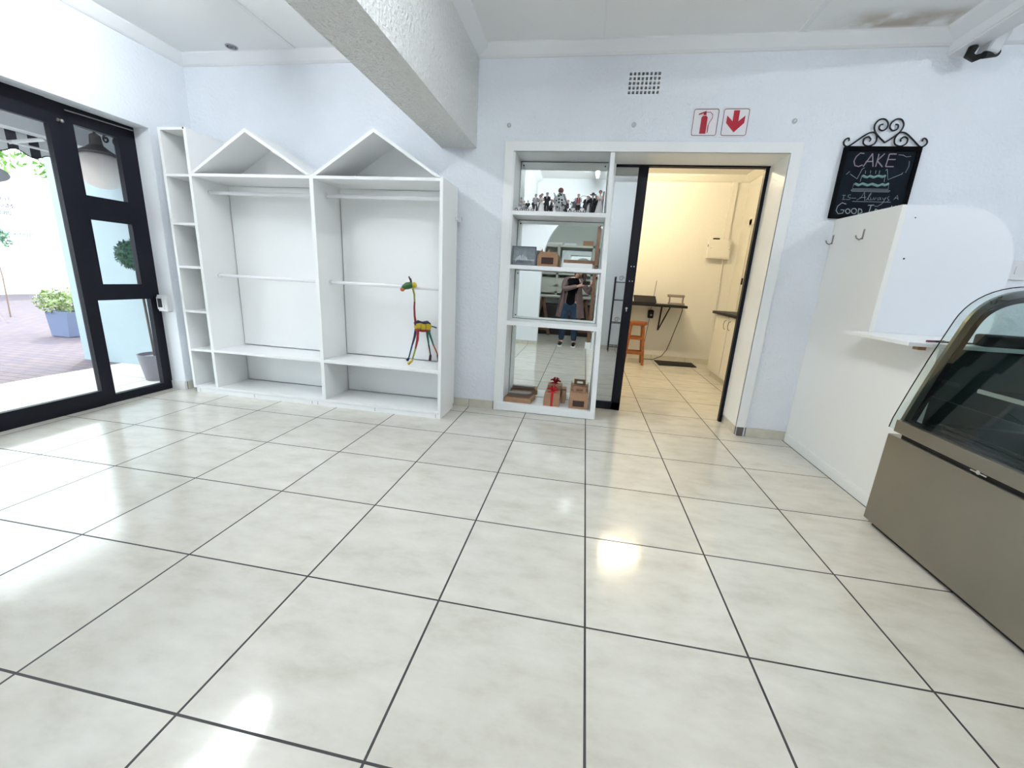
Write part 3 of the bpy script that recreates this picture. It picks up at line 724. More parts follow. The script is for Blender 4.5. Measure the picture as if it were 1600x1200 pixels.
# ---- wedding cake toppers
FIGB = mat('figurine_black', (0.015, 0.013, 0.018), 0.45)
FIGW = mat('figurine_white', (0.80, 0.80, 0.80), 0.35)
FIGG = mat('figurine_grey', (0.42, 0.42, 0.45), 0.5)
FIGP = mat('figurine_pink_grey', (0.50, 0.40, 0.40), 0.5)
FSKIN = mat('figurine_skin', (0.60, 0.40, 0.33), 0.5)
FHAIR = mat('figurine_dark_hair', (0.05, 0.03, 0.03), 0.6)
FHAIR2 = mat('figurine_brown_hair', (0.22, 0.10, 0.08), 0.6)
ZS = 1.912
def groom(x, y, h, label, suit=FIGB, hair=FHAIR, hat=False, lean=0.0, plaid=False):
    k = h / 0.17
    t = thing('groom_topper', (x, y, ZS), label, 'cake topper', 'wedding cake toppers on the top shelf')
    b = MB()
    for s_ in (-1, 1):
        b.tube([(x + s_ * 0.012 * k, y, ZS), (x + s_ * 0.012 * k, y, ZS + 0.045 * k), (x + s_ * 0.010 * k, y, ZS + 0.085 * k)], [0.009 * k, 0.009 * k, 0.011 * k], 8)
        b.ball((x + s_ * 0.012 * k, y - 0.006 * k, ZS + 0.004 * k), 0.010 * k, 8, 6, (0.9, 1.4, 0.5))
    put('trousers', b, FIGB, t)
    L_ = lean * k
    b = MB().tube([(x, y, ZS + 0.075 * k), (x + L_ * .4, y, ZS + 0.10 * k), (x + L_ * .8, y, ZS + 0.13 * k), (x + L_, y, ZS + 0.142 * k)], [0.020 * k, 0.019 * k, 0.024 * k, 0.010 * k], 10)
    for s_ in (-1, 1):
        b.tube([(x + L_ * .8 + s_ * 0.021 * k, y, ZS + 0.133 * k), (x + L_ * .6 + s_ * 0.028 * k, y - 0.006 * k, ZS + 0.108 * k), (x + L_ * .5 + s_ * 0.014 * k, y - 0.018 * k, ZS + 0.095 * k)], [0.008 * k, 0.007 * k, 0.006 * k], 7)
    put('jacket', b, suit, t)
    put('shirt_front', MB().prism([(x + L_ * .8 - 0.006 * k, ZS + 0.138 * k), (x + L_ * .8 + 0.006 * k, ZS + 0.138 * k), (x + L_ * .6, ZS + 0.112 * k)], 'y', y - 0.0245 * k, y - 0.018 * k), FIGW, t)
    put('head', MB().ball((x + L_ * 1.15, y, ZS + 0.156 * k), 0.0125 * k, 10, 8, (0.9, 1, 1.15)), FSKIN, t)
    hb = MB().ball((x + L_ * 1.15, y + 0.003 * k, ZS + 0.162 * k), 0.0128 * k, 10, 8, (1, 1, 0.8))
    if hat: hb.lathe([(0.030 * k, 0.164 * k), (0.030 * k, 0.167 * k), (0.014 * k, 0.168 * k), (0.012 * k, 0.182 * k), (0.002, 0.184 * k)], (x + L_ * 1.15, y, ZS))
    put('hat' if hat else 'hair', hb, FIGB if hat else hair, t)
    if plaid:
        put('plaid_shirt', MB().tube([(x - 0.010 * k, y - 0.020 * k, ZS + 0.085 * k), (x - 0.008 * k, y - 0.024 * k, ZS + 0.135 * k)], 0.006 * k, 6).tube([(x + 0.010 * k, y - 0.020 * k, ZS + 0.085 * k), (x + 0.008 * k, y - 0.024 * k, ZS + 0.135 * k)], 0.006 * k, 6), mat('plaid_red', (0.35, 0.03, 0.05), 0.6), t)
    return t
def bride(x, y, h, label, dress=FIGW, hair=FHAIR, veil=False, dark_top=False):
    k = h / 0.17
    t = thing('bride_topper', (x, y, ZS), label, 'cake topper', 'wedding cake toppers on the top shelf')
    put('dress', MB().lathe([(0.036 * k, 0.0), (0.034 * k, 0.006 * k), (0.024 * k, 0.045 * k), (0.016 * k, 0.08 * k), (0.0125 * k, 0.095 * k), (0.017 * k, 0.118 * k), (0.015 * k, 0.130 * k), (0.006 * k, 0.133 * k)], (x, y, ZS), 16, 1, 0.8), dress, t)
    b = MB()
    for s_ in (-1, 1):
        b.tube([(x + s_ * 0.016 * k, y, ZS + 0.131 * k), (x + s_ * 0.023 * k, y - 0.004 * k, ZS + 0.108 * k), (x + s_ * 0.010 * k, y - 0.017 * k, ZS + 0.100 * k)], [0.006 * k, 0.005 * k, 0.004 * k], 7)
    b.tube([(x, y, ZS + 0.128 * k), (x, y, ZS + 0.147 * k)], 0.005 * k, 8)
    b.ball((x, y, ZS + 0.156 * k), 0.0115 * k, 10, 8, (0.9, 1, 1.15))
    put('body', b, FSKIN, t)
    put('hair', MB().ball((x, y + 0.004 * k, ZS + 0.160 * k), 0.013 * k, 10, 8).ball((x, y + 0.013 * k, ZS + 0.166 * k), 0.009 * k, 8, 6), hair, t)
    put('bouquet', MB().ball((x, y - 0.022 * k, ZS + 0.100 * k), 0.009 * k, 8, 6), FIGW if dress is not FIGW else FIGP, t)
    if veil:
        b = MB(); pr = [(x + 0.018 * k, y + 0.012 * k), (x + 0.032 * k, y), (x + 0.028 * k, y + 0.02 * k)]
        b.prism(pr, 'z', ZS + 0.004, ZS + 0.165 * k); put('veil', b, FIGG, t)
    return t
def car(x, y, label):
    t = thing('car_topper', (x, y, ZS), label, 'cake topper', 'white wedding car toppers')
    b = MB(); b.prism([(x - 0.045, ZS + 0.008), (x - 0.045, ZS + 0.022), (x - 0.022, ZS + 0.027), (x - 0.012, ZS + 0.042), (x + 0.016, ZS + 0.042), (x + 0.028, ZS + 0.026), (x + 0.042, ZS + 0.022), (x + 0.044, ZS + 0.008)], 'y', y - 0.02, y + 0.02)
    put('body', b, FIGW, t, bev=0.005)
    for xx in (x - 0.022, x + 0.024):
        w = MB().cyl((xx, y - 0.026, ZS + 0.014), (xx, y - 0.018, ZS + 0.014), 0.0135, n=18)
        wo = put('wheel', w, FIGB, t)
        put('hubcap', MB().cyl((xx, y - 0.0275, ZS + 0.014), (xx, y - 0.0255, ZS + 0.014), 0.007, n=14), FIGW, wo)
    return t
yf = 2.66
car(-0.795, yf - 0.02, 'small white wedding car topper at the far left of the top shelf')
bride(-0.795, yf + 0.06, 0.135, 'greyish bride topper at the far left of the top shelf, behind a small car', FIGG, FHAIR2)
bride(-0.758, yf + 0.03, 0.10, 'short grey bride topper squeezed beside the leftmost car', FIGG, FHAIR)
groom(-0.722, yf + 0.03, 0.105, 'short black-suited groom topper between the two leftmost white cars')
car(-0.690, yf - 0.025, 'small white wedding car topper second from the left on the top shelf')
groom(-0.672, yf + 0.04, 0.115, 'short black-suited groom topper just behind the second white car', lean=0.01)
groom(-0.648, yf, 0.155, 'grey-suited groom topper with dark hair in the left group', FIGG)
bride(-0.612, yf + 0.03, 0.155, 'pinkish bride topper in the left group, between two taller figures', FIGP, FHAIR2)
bride(-0.590, yf - 0.02, 0.158, 'white-gowned bride topper beside the black-suited groom left of centre', FIGW, FHAIR2)
groom(-0.545, yf, 0.172, 'black-suited groom topper standing straight, left of the spotted dress figure')
# kneeling figure
def kneeler(x, y, label, s=1.0):
    t = thing('kneeling_topper', (x, y, ZS), label, 'cake topper', 'kneeling black cake toppers')
    put('suit', MB().tube([(x + 0.03 * s, y, ZS + 0.008), (x - 0.005 * s, y, ZS + 0.012), (x - 0.02 * s, y, ZS + 0.035 * s), (x - 0.002, y, ZS + 0.05 * s), (x, y, ZS + 0.085 * s)], [0.009 * s, 0.011 * s, 0.010 * s, 0.017 * s, 0.010 * s], 8), FIGB, t)
    put('head', MB().ball((x, y, ZS + 0.10 * s), 0.012 * s, 9, 7), FSKIN, t)
    put('hair', MB().ball((x, y + 0.003, ZS + 0.105 * s), 0.0122 * s, 9, 7, (1, 1, .8)), FHAIR, t)
kneeler(-0.500, yf - 0.01, 'small kneeling black figure topper left of the spotted dress figure')
# large spotted dress figure
def spotted():
    m_ = bpy.data.materials.new('spotted_dress'); m_.use_nodes = True; n = m_.node_tree; bs = n.nodes['Principled BSDF']
    g = n.nodes.new('ShaderNodeNewGeometry'); v = n.nodes.new('ShaderNodeTexVoronoi'); v.inputs['Scale'].default_value = 42
    n.links.new(g.outputs['Position'], v.inputs['Vector'])
    r = n.nodes.new('ShaderNodeValToRGB'); r.color_ramp.interpolation = 'CONSTANT'
    r.color_ramp.elements[0].color = (0.02, 0.03, 0.04, 1); r.color_ramp.elements[1].position = 0.42; r.color_ramp.elements[1].color = (0.62, 0.66, 0.68, 1)
    n.links.new(v.outputs['Distance'], r.inputs[0]); n.links.new(r.outputs[0], bs.inputs['Base Color'])
    return m_
x, y = -0.430, yf + 0.07
t = thing('doll_ornament', (x, y, ZS), 'largest figure on the top shelf, in a flared dress with black spots', 'ornament')
put('dress', MB().lathe([(0.072, 0), (0.074, 0.01), (0.066, 0.07), (0.047, 0.13), (0.030, 0.17), (0.018, 0.185)], (x, y, ZS), 24, 1, 0.6), spotted(), t)
put('head', MB().ball((x, y, ZS + 0.205), 0.025, 14, 10, (1, 0.9, 0.95)), mat('doll_brown', (0.16, 0.07, 0.06), 0.6), t)
put('wrap', MB().tube([(x - 0.06, y - 0.02, ZS + 0.10), (x - 0.045, y, ZS + 0.15), (x - 0.062, y, ZS + 0.185)], [0.006, 0.010, 0.004]).tube([(x + 0.03, y, ZS + 0.17), (x + 0.055, y - 0.02, ZS + 0.12)], [0.012, 0.008]), FIGG, t)
bride(-0.470, yf - 0.035, 0.085, 'short white bride topper in front of the spotted dress figure', FIGW, FHAIR2)
bride(-0.415, yf - 0.03, 0.075, 'shortest grey bride topper in front of the spotted dress figure', FIGG, FHAIR)
kneeler(-0.352, yf, 'small kneeling black figure topper right of the spotted dress figure', 1.0)
car(-0.305, yf - 0.02, 'small white wedding car topper right of the spotted dress figure')
# feather ornament with ring
t = thing('feather_ornament', (-0.272, yf + 0.07, ZS), 'grey feathery ornament with a thin wire ring, behind the plaid-shirted groom', 'ornament')
b = foliage((-0.285, yf + 0.07, ZS + 0.07), 0.065, 260, 0.016, (0.75, 0.3, 1.05), 0.2); put('feathers', b, FIGG, t)
put('wire_ring', MB().tube([(-0.215 + 0.05 * math.cos(2 * PI * k / 28), yf + 0.07, ZS + 0.115 + 0.05 * math.sin(2 * PI * k / 28)) for k in range(28)], 0.0022, 5, closed=True), FIGG, t)
groom(-0.262, yf + 0.0, 0.165, 'dark-trousered groom topper with a red plaid shirt right of centre', FIGG, plaid=True)
car(-0.222, yf - 0.03, 'rightmost small white wedding car topper, below the leaning groom')
groom(-0.200, yf + 0.02, 0.155, 'black-suited groom topper leaning towards the slim white bride', lean=0.02)
bride(-0.165, yf + 0.03, 0.150, 'slim white bride topper between two dark grooms on the right', FIGW, FHAIR2)
groom(-0.135, yf - 0.005, 0.165, 'groom topper in black suit and wide black hat', hat=True)
groom(-0.105, yf + 0.03, 0.160, 'black-suited groom topper standing just left of the tall bride', FIGB)
bride(-0.072, yf - 0.005, 0.198, 'tallest bride topper at the right end, with dark hair and long grey veil', FIGW, FHAIR, veil=True)

# ---- boxes on shelves
z2 = 1.437
t = thing('gift_box', (-0.72, 2.66, z2), 'clear-lidded grey gift box with a silver bow on the second shelf', 'box')
put('backing', MB().box(-0.832, -0.612, 2.66, 2.665, z2, z2 + 0.17), mat('silver_card', (0.42, 0.44, 0.46), 0.35, var=0.15, vscale=30), t)
put('frame', MB().grid_wall('y', 2.62, 2.66, (-0.834, -0.610), (z2, z2 + 0.172), [(-0.826, -0.618, z2 + 0.008, z2 + 0.164)]), mat('grey_frame', (0.16, 0.18, 0.20), 0.4), t)
b = MB()
for k in range(7):
    a = PI * k / 6; b.tube([(-0.735, 2.635, z2 + 0.05), (-0.735 + 0.05 * math.cos(a), 2.625, z2 + 0.055 + 0.035 * math.sin(a)), (-0.735 + 0.075 * math.cos(a + .35), 2.635, z2 + 0.04 + 0.04 * math.sin(a + .35))], [0.006, 0.011, 0.003], 6)
b.box(-0.826, -0.618, 2.634, 2.638, z2 + 0.045, z2 + 0.058)
put('bow', b, mat('silver_bow', (0.75, 0.77, 0.8), 0.25, metal=0.3), t)
put('lid', MB().box(-0.826, -0.618, 2.618, 2.6195, z2 + 0.008, z2 + 0.164), ACRYL, t)
def window_box(x0, x1, y0, y1, z0, h, label, handle):
    t = thing('kraft_box', ((x0 + x1) / 2, (y0 + y1) / 2, z0), label, 'box')
    xm = (x0 + x1) / 2; w = x1 - x0
    put('carton', MB().box(x0, x1, y0, y1, z0, z0 + h), KRAFT, t, bev=0.001)
    fr = MB().box(xm - 0.3 * w, xm + 0.3 * w, y0 - 0.001, y0, z0 + 0.22 * h, z0 + 0.78 * h)
    put('window', fr, WINDOWDARK, t)
    yy0, yy1 = y0 + (y1 - y0) * 0.3, y0 + (y1 - y0) * 0.7
    b = MB().prism([(y0, z0 + h), (y1, z0 + h), (yy1, z0 + h * 1.32), (yy0, z0 + h * 1.32)], 'x', x0, x1) if handle else MB().prism([(x0, z0 + h), (x1, z0 + h), (x1 - 0.02, z0 + h + 0.028), (x0 + 0.02, z0 + h + 0.028)], 'y', y0 + 0.03, y1 - 0.02)
    put('gable_lid', b, KRAFT, t)
    if handle:
        H = z0 + h * 1.32; b = MB()
        ym = (yy0 + yy1) / 2
        b.grid_wall('y', ym - 0.002, ym + 0.002, (xm - 0.33 * w, xm + 0.33 * w), (H, H + 0.06), [(xm - 0.17 * w, xm + 0.17 * w, H + 0.014, H + 0.036)])
        put('handle', b, KRAFT, t)
        b = MB()
        for xx in (x0 + 0.004, x1 - 0.004): b.prism([(y0 + 0.02, z0 + h), (y1 - 0.02, z0 + h), ((y0 + y1) / 2, H + 0.035)], 'x', xx - 0.003, xx + 0.003)
        put_split('end_flap', b, KRAFT, t)
    else:
        b = MB()
        for xx in (x0 + 0.012, x0 + 0.075): b.prism([(xx, z0 + h), (xx + 0.045, z0 + h), (xx + 0.028, z0 + h + 0.055)], 'y', y0 + 0.008, y0 + 0.012)
        put_split('open_flap', b, KRAFT, t)
    return t
window_box(-0.592, -0.405, 2.62, 2.76, z2, 0.105, 'open kraft cardboard cake box with a dark window on the second shelf', False)
o = put('flat_box', MB().box(-0.350, -0.082, 2.60, 2.80, z2, z2 + 0.042), mat('white_card', (0.85, 0.85, 0.84), 0.6), origin=(-0.21, 2.7, z2), bev=0.002)
tag(o, 'flat white box lying on the second shelf, right of the kraft box', 'box')
z4 = 0.088
t = thing('kraft_tray', (-0.7, 2.7, z4), 'flat kraft box with a clear window lid at the left of the lowest shelf', 'box')
b = MB(); b.prism([(-0.838, 2.60), (-0.560, 2.60), (-0.535, 2.80), (-0.828, 2.80)], 'z', z4, z4 + 0.045); put('carton', b, KRAFT, t, bev=0.002)
b = MB().prism([(-0.825, 2.64), (-0.585, 2.64), (-0.56, 2.79), (-0.815, 2.79)], 'z', z4 + 0.046, z4 + 0.052); put('lid_edge', b, mat('kraft_dark', (0.16, 0.09, 0.06), 0.8), t)
b = MB().prism([(-0.812, 2.675), (-0.60, 2.675), (-0.578, 2.78), (-0.802, 2.78)], 'z', z4 + 0.053, z4 + 0.078); put('window_lid', b, ACRYL, t)
t = thing('ribboned_box', (-0.35, 2.68, z4), 'kraft box tied with a red ribbon bow, middle of the lowest shelf', 'box')
b = MB().box(-0.432, -0.272, 2.60, 2.82, z4, z4 + 0.095); put('carton', b, KRAFT, t, bev=0.002)
b = MB().prism([(2.60, z4 + 0.095), (2.82, z4 + 0.095), (2.78, z4 + 0.122), (2.65, z4 + 0.122)], 'x', -0.428, -0.276); put('lid', b, KRAFT, t)
b = MB().box(-0.362, -0.338, 2.597, 2.60, z4, z4 + 0.097).prism([(2.597, z4 + 0.095), (2.647, z4 + 0.125), (2.78, z4 + 0.125), (2.78, z4 + 0.122), (2.65, z4 + 0.122), (2.60, z4 + 0.095)], 'x', -0.362, -0.338)
put('ribbon', b, RED, t)
b = MB()
for dx, dz, s_ in ((-0.045, 0.03, 1), (0.045, 0.02, 1), (-0.05, -0.012, 0.8), (0.03, 0.05, 0.8), (-0.02, 0.055, 0.7), (0.035, -0.02, .8)):
    b.tube([(-0.35, 2.70, z4 + 0.13), (-0.35 + dx * 0.6, 2.685, z4 + 0.138 + dz), (-0.35 + dx * 1.25, 2.69, z4 + 0.13 + dz * 0.9)], [0.006, 0.014 * s_, 0.008 * s_], 6)
put('bow', b, RED, t)
o = put('kraft_carton', MB().box(-0.264, -0.222, 2.74, 2.86, z4, z4 + 0.11), KRAFT, origin=(-0.24, 2.74, z4), bev=0.002)
tag(o, 'plain kraft carton standing behind and right of the red-ribboned box', 'box')
window_box(-0.178, 0.010, 2.60, 2.84, z4, 0.108, 'kraft gable box with a carry handle and dark window on the lowest shelf', True)

# ------------------------------------------------------------------ dark sliding door in the doorway
f = MB(); x0, x1, y0, y1 = -0.75, 0.350, 2.955, 3.0
f.box(0.262, x1, y0, y1, 0.012, 2.40); f.box(x0, x0 + 0.08, y0, y1, 0.012, 2.40); f.box(x0, x1, y0, y1, 0.012, 0.095); f.box(x0, x1, y0, y1, 2.385, 2.40)
d3 = struct('door_3', f, BLACKF, bev=0.003)
put('pane', MB().box(x0 + 0.06, 0.27, y0 + 0.018, y0 + 0.024, 0.09, 2.39), DARKGLASS, d3)
b = MB()
for xx in (0.298, 0.325):
    for zz in (1.35, 1.49): b.cyl((xx, y0, zz), (xx, y0 - 0.003, zz), 0.005, n=8)
put_split('screw', b, CHROME, d3)
put('lock', MB().cyl((0.302, y0, 1.085), (0.302, y0 - 0.012, 1.085), 0.010).box(0.297, 0.307, y0 - 0.006, y0, 1.055, 1.08), CHROME, d3)
struct('trim_door_track', MB().box(-0.85, 1.385, 2.945, 3.01, 2.385, 2.399), BLACKF)
jb = MB().box(1.355, 1.386, 2.955, 3.0, 0.0, 2.397); 
struct('trim_door_jamb', jb, BLACKF)

# ------------------------------------------------------------------ wall items on the back wall
t = thing('air_vent', (0.19, YB, 2.82), 'white airbrick with rows of small square holes high on the back wall', 'vent')
hs = []
for i in range(8):
    for j in range(5):
        cx = VX0 + 0.0175 + i * 0.0322; cz = VZ0 + 0.0175 + j * 0.0332
        hs.append((cx - 0.0095, cx + 0.0095, cz - 0.0105, cz + 0.0105))
put('grille', MB().grid_wall('y', YB - 0.001, YB + 0.04, (VX0, VX1), (VZ0, VZ1), hs), WALLS, t)
put('dark_backing', MB().box(VX0, VX1, YB + 0.20, YB + 0.21, VZ0, VZ1), BLACK, t)  # flat black sheet that paints the shade inside the vent holes
def sign(x0, label):
    t = thing('safety_sign', (x0 + 0.105, YB, 2.515), label, 'sign')
    put('plate', MB().box(x0, x0 + 0.212, YB - 0.004, YB, 2.513, 2.727), mat('sign_white', (0.84, 0.82, 0.86), 0.3), t, bev=0.001)
    return t
def rrect(x0, x1, z0, z1, r, n=5):
    P = []
    for cx, cz, a in ((x1 - r, z1 - r, 0), (x0 + r, z1 - r, PI / 2), (x0 + r, z0 + r, PI), (x1 - r, z0 + r, 1.5 * PI)):
        for k in range(n + 1): P.append((cx + r * math.cos(a + PI / 2 * k / n), cz + r * math.sin(a + PI / 2 * k / n)))
    return P
BORD = mat('sign_border', (0.07, 0.04, 0.06), 0.5)
def border(x0, t):
    P = rrect(x0 + 0.012, x0 + 0.200, 2.525, 2.715, 0.014)
    put('border', MB().tube([(x, YB - 0.0045, z) for x, z in P], 0.0022, 5, closed=True), BORD, t)
yy = YB - 0.0055
t = sign(0.595, 'square fire extinguisher sign with a red extinguisher above the doorway'); border(0.595, t)
b = MB(); cx = 0.692
b.prism([(cx - 0.024, 2.538), (cx + 0.024, 2.538), (cx + 0.024, 2.655), (cx + 0.012, 2.668), (cx - 0.012, 2.668), (cx - 0.024, 2.655)], 'y', yy, yy + 0.001)
b.prism([(cx - 0.012, 2.672), (cx + 0.012, 2.672), (cx + 0.009, 2.690), (cx - 0.009, 2.690)], 'y', yy, yy + 0.001)
b.prism([(cx - 0.05, 2.672), (cx - 0.045, 2.684), (cx + 0.008, 2.702), (cx + 0.008, 2.69)], 'y', yy, yy + 0.001)
put('pictogram', b, SIGNRED, t)
put('hose_pictogram', MB().tube([(cx + 0.008, yy, 2.692), (cx + 0.04, yy, 2.693), (cx + 0.060, yy, 2.675), (cx + 0.060, yy, 2.650), (cx + 0.038, yy, 2.61), (cx + 0.036, yy, 2.59)], 0.0022, 5).tube([(cx + 0.036, yy, 2.60), (cx + 0.036, yy, 2.545)], 0.004, 5), SIGNRED, t)
t = sign(0.823, 'square sign with a red arrow pointing down, beside the extinguisher sign'); border(0.823, t)
cx = 0.930
b = MB(); b.prism([(cx - 0.022, 2.705), (cx + 0.022, 2.705), (cx + 0.022, 2.627), (cx + 0.068, 2.668), (cx + 0.068, 2.615), (cx, 2.548), (cx - 0.068, 2.615), (cx - 0.068, 2.668), (cx - 0.022, 2.627)], 'y', yy, yy + 0.001)
put('arrow', b, SIGNRED, t)
HK = mat('clear_grey_plastic', (0.48, 0.50, 0.54), 0.3)
for x, z, l in ((-0.914, 2.602, 'small grey adhesive hook on the back wall at the left end of the doorway'), (0.143, 2.605, 'small grey adhesive hook on the wall below the airbrick'), (1.366, 2.628, 'small grey adhesive hook on the wall right of the arrow sign')):
    t = thing('adhesive_hook', (x, YB, z), l, 'hook', 'adhesive hooks over the doorway')
    put('disc', MB().cyl((x, YB, z), (x, YB - 0.005, z), 0.019, n=20), HK, t)
    put('hook_tip', MB().tube([(x, YB - 0.004, z), (x, YB - 0.014, z - 0.004), (x, YB - 0.016, z + 0.006)], 0.004, 6), WPLAST, t)

# chalkboard
t = thing('chalkboard', (2.02, YB, 1.93), 'black cake chalkboard with a scrolled iron heart top on the back wall', 'chalkboard')
X0, X1, ZT, ZB = 1.757, 2.280, 2.442, 1.925
yb = YB - 0.022
put('board', MB().box(X0, X1, yb, YB, ZB, ZT), mat('slate_black', (0.004, 0.008, 0.014), 0.8, spec=0.15, var=0.35, vscale=8), t)
put('frame', MB().grid_wall('y', yb - 0.008, yb, (X0 - 0.004, X1 + 0.004), (ZB - 0.004, ZT + 0.004), [(X0 + 0.022, X1 - 0.025, ZB + 0.022, ZT - 0.028)]), mat('frame_black', (0.003, 0.003, 0.004), 0.9, spec=0.1), t)
def U(cx_, cy_):  # chalk sketch coordinates on the board
    x = 1300 + cx_ / 10; y = 220 + cy_ / 10
    u = (x - 1316 + 23 * (y - 232) / 109) / 117; v = (y - 232) / 109
    return (X0 + 0.523 * u, yb - 0.0005, ZT - 0.517 * v)
def stroke(mb, pts, w): mb.tube([U(*p) for p in pts], w, 5)
ch = MB()
for s_ in ([(460, 215), (400, 210), (340, 260), (305, 330), (320, 395), (380, 410), (440, 385)], [(450, 410), (590, 215)], [(590, 215), (605, 410)], [(490, 335), (600, 330)],
           [(690, 220), (645, 410)], [(775, 215), (665, 320)], [(665, 320), (750, 410)], [(850, 220), (800, 405)], [(850, 220), (955, 220)], [(830, 300), (945, 300)], [(800, 405), (920, 405)]):
    stroke(ch, s_, 0.0042)
put('chalk_title', ch, mat('chalk_mauve', (0.30, 0.24, 0.30), 0.9), t, label='pale mauve chalk word at the top of the board')
ch = MB()
for s_ in ([(990, 230), (1060, 235), (1110, 260), (1180, 250)], [(1160, 320), (1155, 400), (1110, 490)], [(255, 525), (365, 595), (440, 445)], [(830, 450), (845, 600), (1060, 510)], [(190, 530), (245, 485)], [(435, 450), (475, 425)], [(805, 465), (830, 440)], [(1050, 520), (1070, 490)],
           [(495, 470), (490, 515)], [(575, 465), (570, 515)], [(655, 465), (650, 515)], [(715, 465), (705, 515)], [(440, 540), (415, 635)], [(800, 540), (790, 635)], [(320, 660), (295, 745), (860, 745), (862, 650)], [(275, 765), (890, 765), (870, 785), (290, 785), (275, 765)]):
    stroke(ch, s_, 0.002)
put('chalk_drawing', ch, mat('chalk_grey', (0.27, 0.33, 0.36), 0.9), t)
ch = MB()
stroke(ch, [(445, 545), (480, 560), (520, 570), (560, 548), (620, 570), (690, 545), (760, 560), (805, 540)], 0.009)
stroke(ch, [(330, 668), (390, 690), (450, 665), (530, 690), (600, 668), (690, 695), (760, 670), (800, 685), (860, 660)], 0.009)
put('chalk_icing', ch, mat('chalk_teal', (0.20, 0.34, 0.33), 0.9), t)
ch = MB()
for s_ in ([(165, 850), (155, 915)], [(140, 850), (190, 850)], [(140, 915), (190, 912)], [(275, 840), (235, 845), (228, 872), (265, 885), (260, 912), (200, 915)], [(280, 890), (360, 890)],
           [(370, 920), (440, 880), (490, 790), (500, 925)], [(420, 880), (520, 872)], [(520, 920), (590, 830), (600, 800), (565, 840), (550, 910), (585, 912)], [(590, 870), (595, 912), (625, 905), (640, 872), (650, 912), (680, 870)],
           [(740, 872), (705, 882), (700, 910), (738, 900), (745, 872), (752, 908)], [(780, 872), (790, 905), (832, 865), (780, 960), (700, 1010), (660, 1005)], [(880, 850), (852, 880), (885, 912), (850, 930)], [(300, 940), (910, 940)],
           [(950, 900), (1010, 830), (1020, 900)], [(970, 875), (1020, 873)]):
    stroke(ch, s_, 0.0018)
put('chalk_script', ch, mat('chalk_grey'  , (0.27, 0.33, 0.36)), t)
ch = MB()
def circ(cx_, cy_, r_): return [(cx_ + r_ * math.cos(2 * PI * k / 14), cy_ + r_ * math.sin(2 * PI * k / 14)) for k in range(15)]
for s_ in ([(205, 985), (140, 965), (70, 1020), (45, 1090), (80, 1140), (150, 1130), (175, 1080), (120, 1075)], circ(235, 1095, 36), circ(335, 1090, 42), [(410, 1050), (400, 1135)], [(405, 1050), (455, 1065), (465, 1105), (400, 1135)],
           [(555, 995), (650, 990)], [(605, 995), (565, 1135)], [(520, 1135), (600, 1135)], [(675, 1050), (660, 1135)], [(675, 1050), (720, 1070), (715, 1110), (660, 1135)], [(745, 1090), (790, 1085), (775, 1050), (745, 1065), (740, 1120), (790, 1125)], [(850, 1060), (820, 1070), (820, 1110), (850, 1105), (858, 1065), (862, 1112)],
           [(930, 990), (915, 1075)], [(990, 990), (975, 1075)], [(912, 1105), (914, 1112)], [(970, 1105), (972, 1112)]):
    stroke(ch, s_, 0.0030)
put('chalk_words', ch, mat('chalk_pale', (0.36, 0.44, 0.45), 0.9), t)
# iron scrollwork
b = MB(); xm = (X0 + X1) / 2 + 0.01; zt = ZT + 0.004; yi = YB - 0.012
def crv(pts, r=0.0055):
    P = []
    for i in range(len(pts) - 1):
        p0 = pts[max(0, i - 1)]; p1 = pts[i]; p2 = pts[i + 1]; p3 = pts[min(len(pts) - 1, i + 2)]
        for k in range(6):
            s_ = k / 6
            P.append(tuple(0.5 * ((2 * p1[j]) + (-p0[j] + p2[j]) * s_ + (2 * p0[j] - 5 * p1[j] + 4 * p2[j] - p3[j]) * s_ * s_ + (-p0[j] + 3 * p1[j] - 3 * p2[j] + p3[j]) * s_ ** 3) for j in (0, 1)))
    P.append(pts[-1])
    b.tube([(x, yi, z) for x, z in P], r, 7)
for s_ in (-1, 1):
    X = lambda d: xm + s_ * d
    # heart half with inward curl
    crv([(X(0), zt + 0.030), (X(0.045), zt + 0.065), (X(0.085), zt + 0.105), (X(0.098), zt + 0.150), (X(0.075), zt + 0.186), (X(0.040), zt + 0.190), (X(0.012), zt + 0.165), (X(0.010), zt + 0.132), (X(0.035), zt + 0.112), (X(0.062), zt + 0.125), (X(0.060), zt + 0.150), (X(0.042), zt + 0.155)])
    # long S scroll
    crv([(X(0.250), zt + 0.040), (X(0.255), zt + 0.060), (X(0.275), zt + 0.052), (X(0.285), zt + 0.028), (X(0.268), zt + 0.006), (X(0.240), zt + 0.006), (X(0.180), zt + 0.055), (X(0.125), zt + 0.095), (X(0.085), zt + 0.098), (X(0.062), zt + 0.062), (X(0.070), zt + 0.022), (X(0.110), zt + 0.006), (X(0.145), zt + 0.022), (X(0.148), zt + 0.055), (X(0.122), zt + 0.070), (X(0.102), zt + 0.052), (X(0.108), zt + 0.038)])
put('scrollwork', b, IRON, t)

# light switch, wiring box
t = thing('light_switch', (3.18, YB, 1.51), 'white light switch plate on the back wall right of the chalkboard', 'switch')
put('plate', MB().box(3.115, 3.235, YB - 0.012, YB, 1.515, 1.66), WPLAST, t, bev=0.003)
put('rocker', MB().box(3.155, 3.195, YB - 0.016, YB - 0.011, 1.56, 1.615), WPLAST, t)

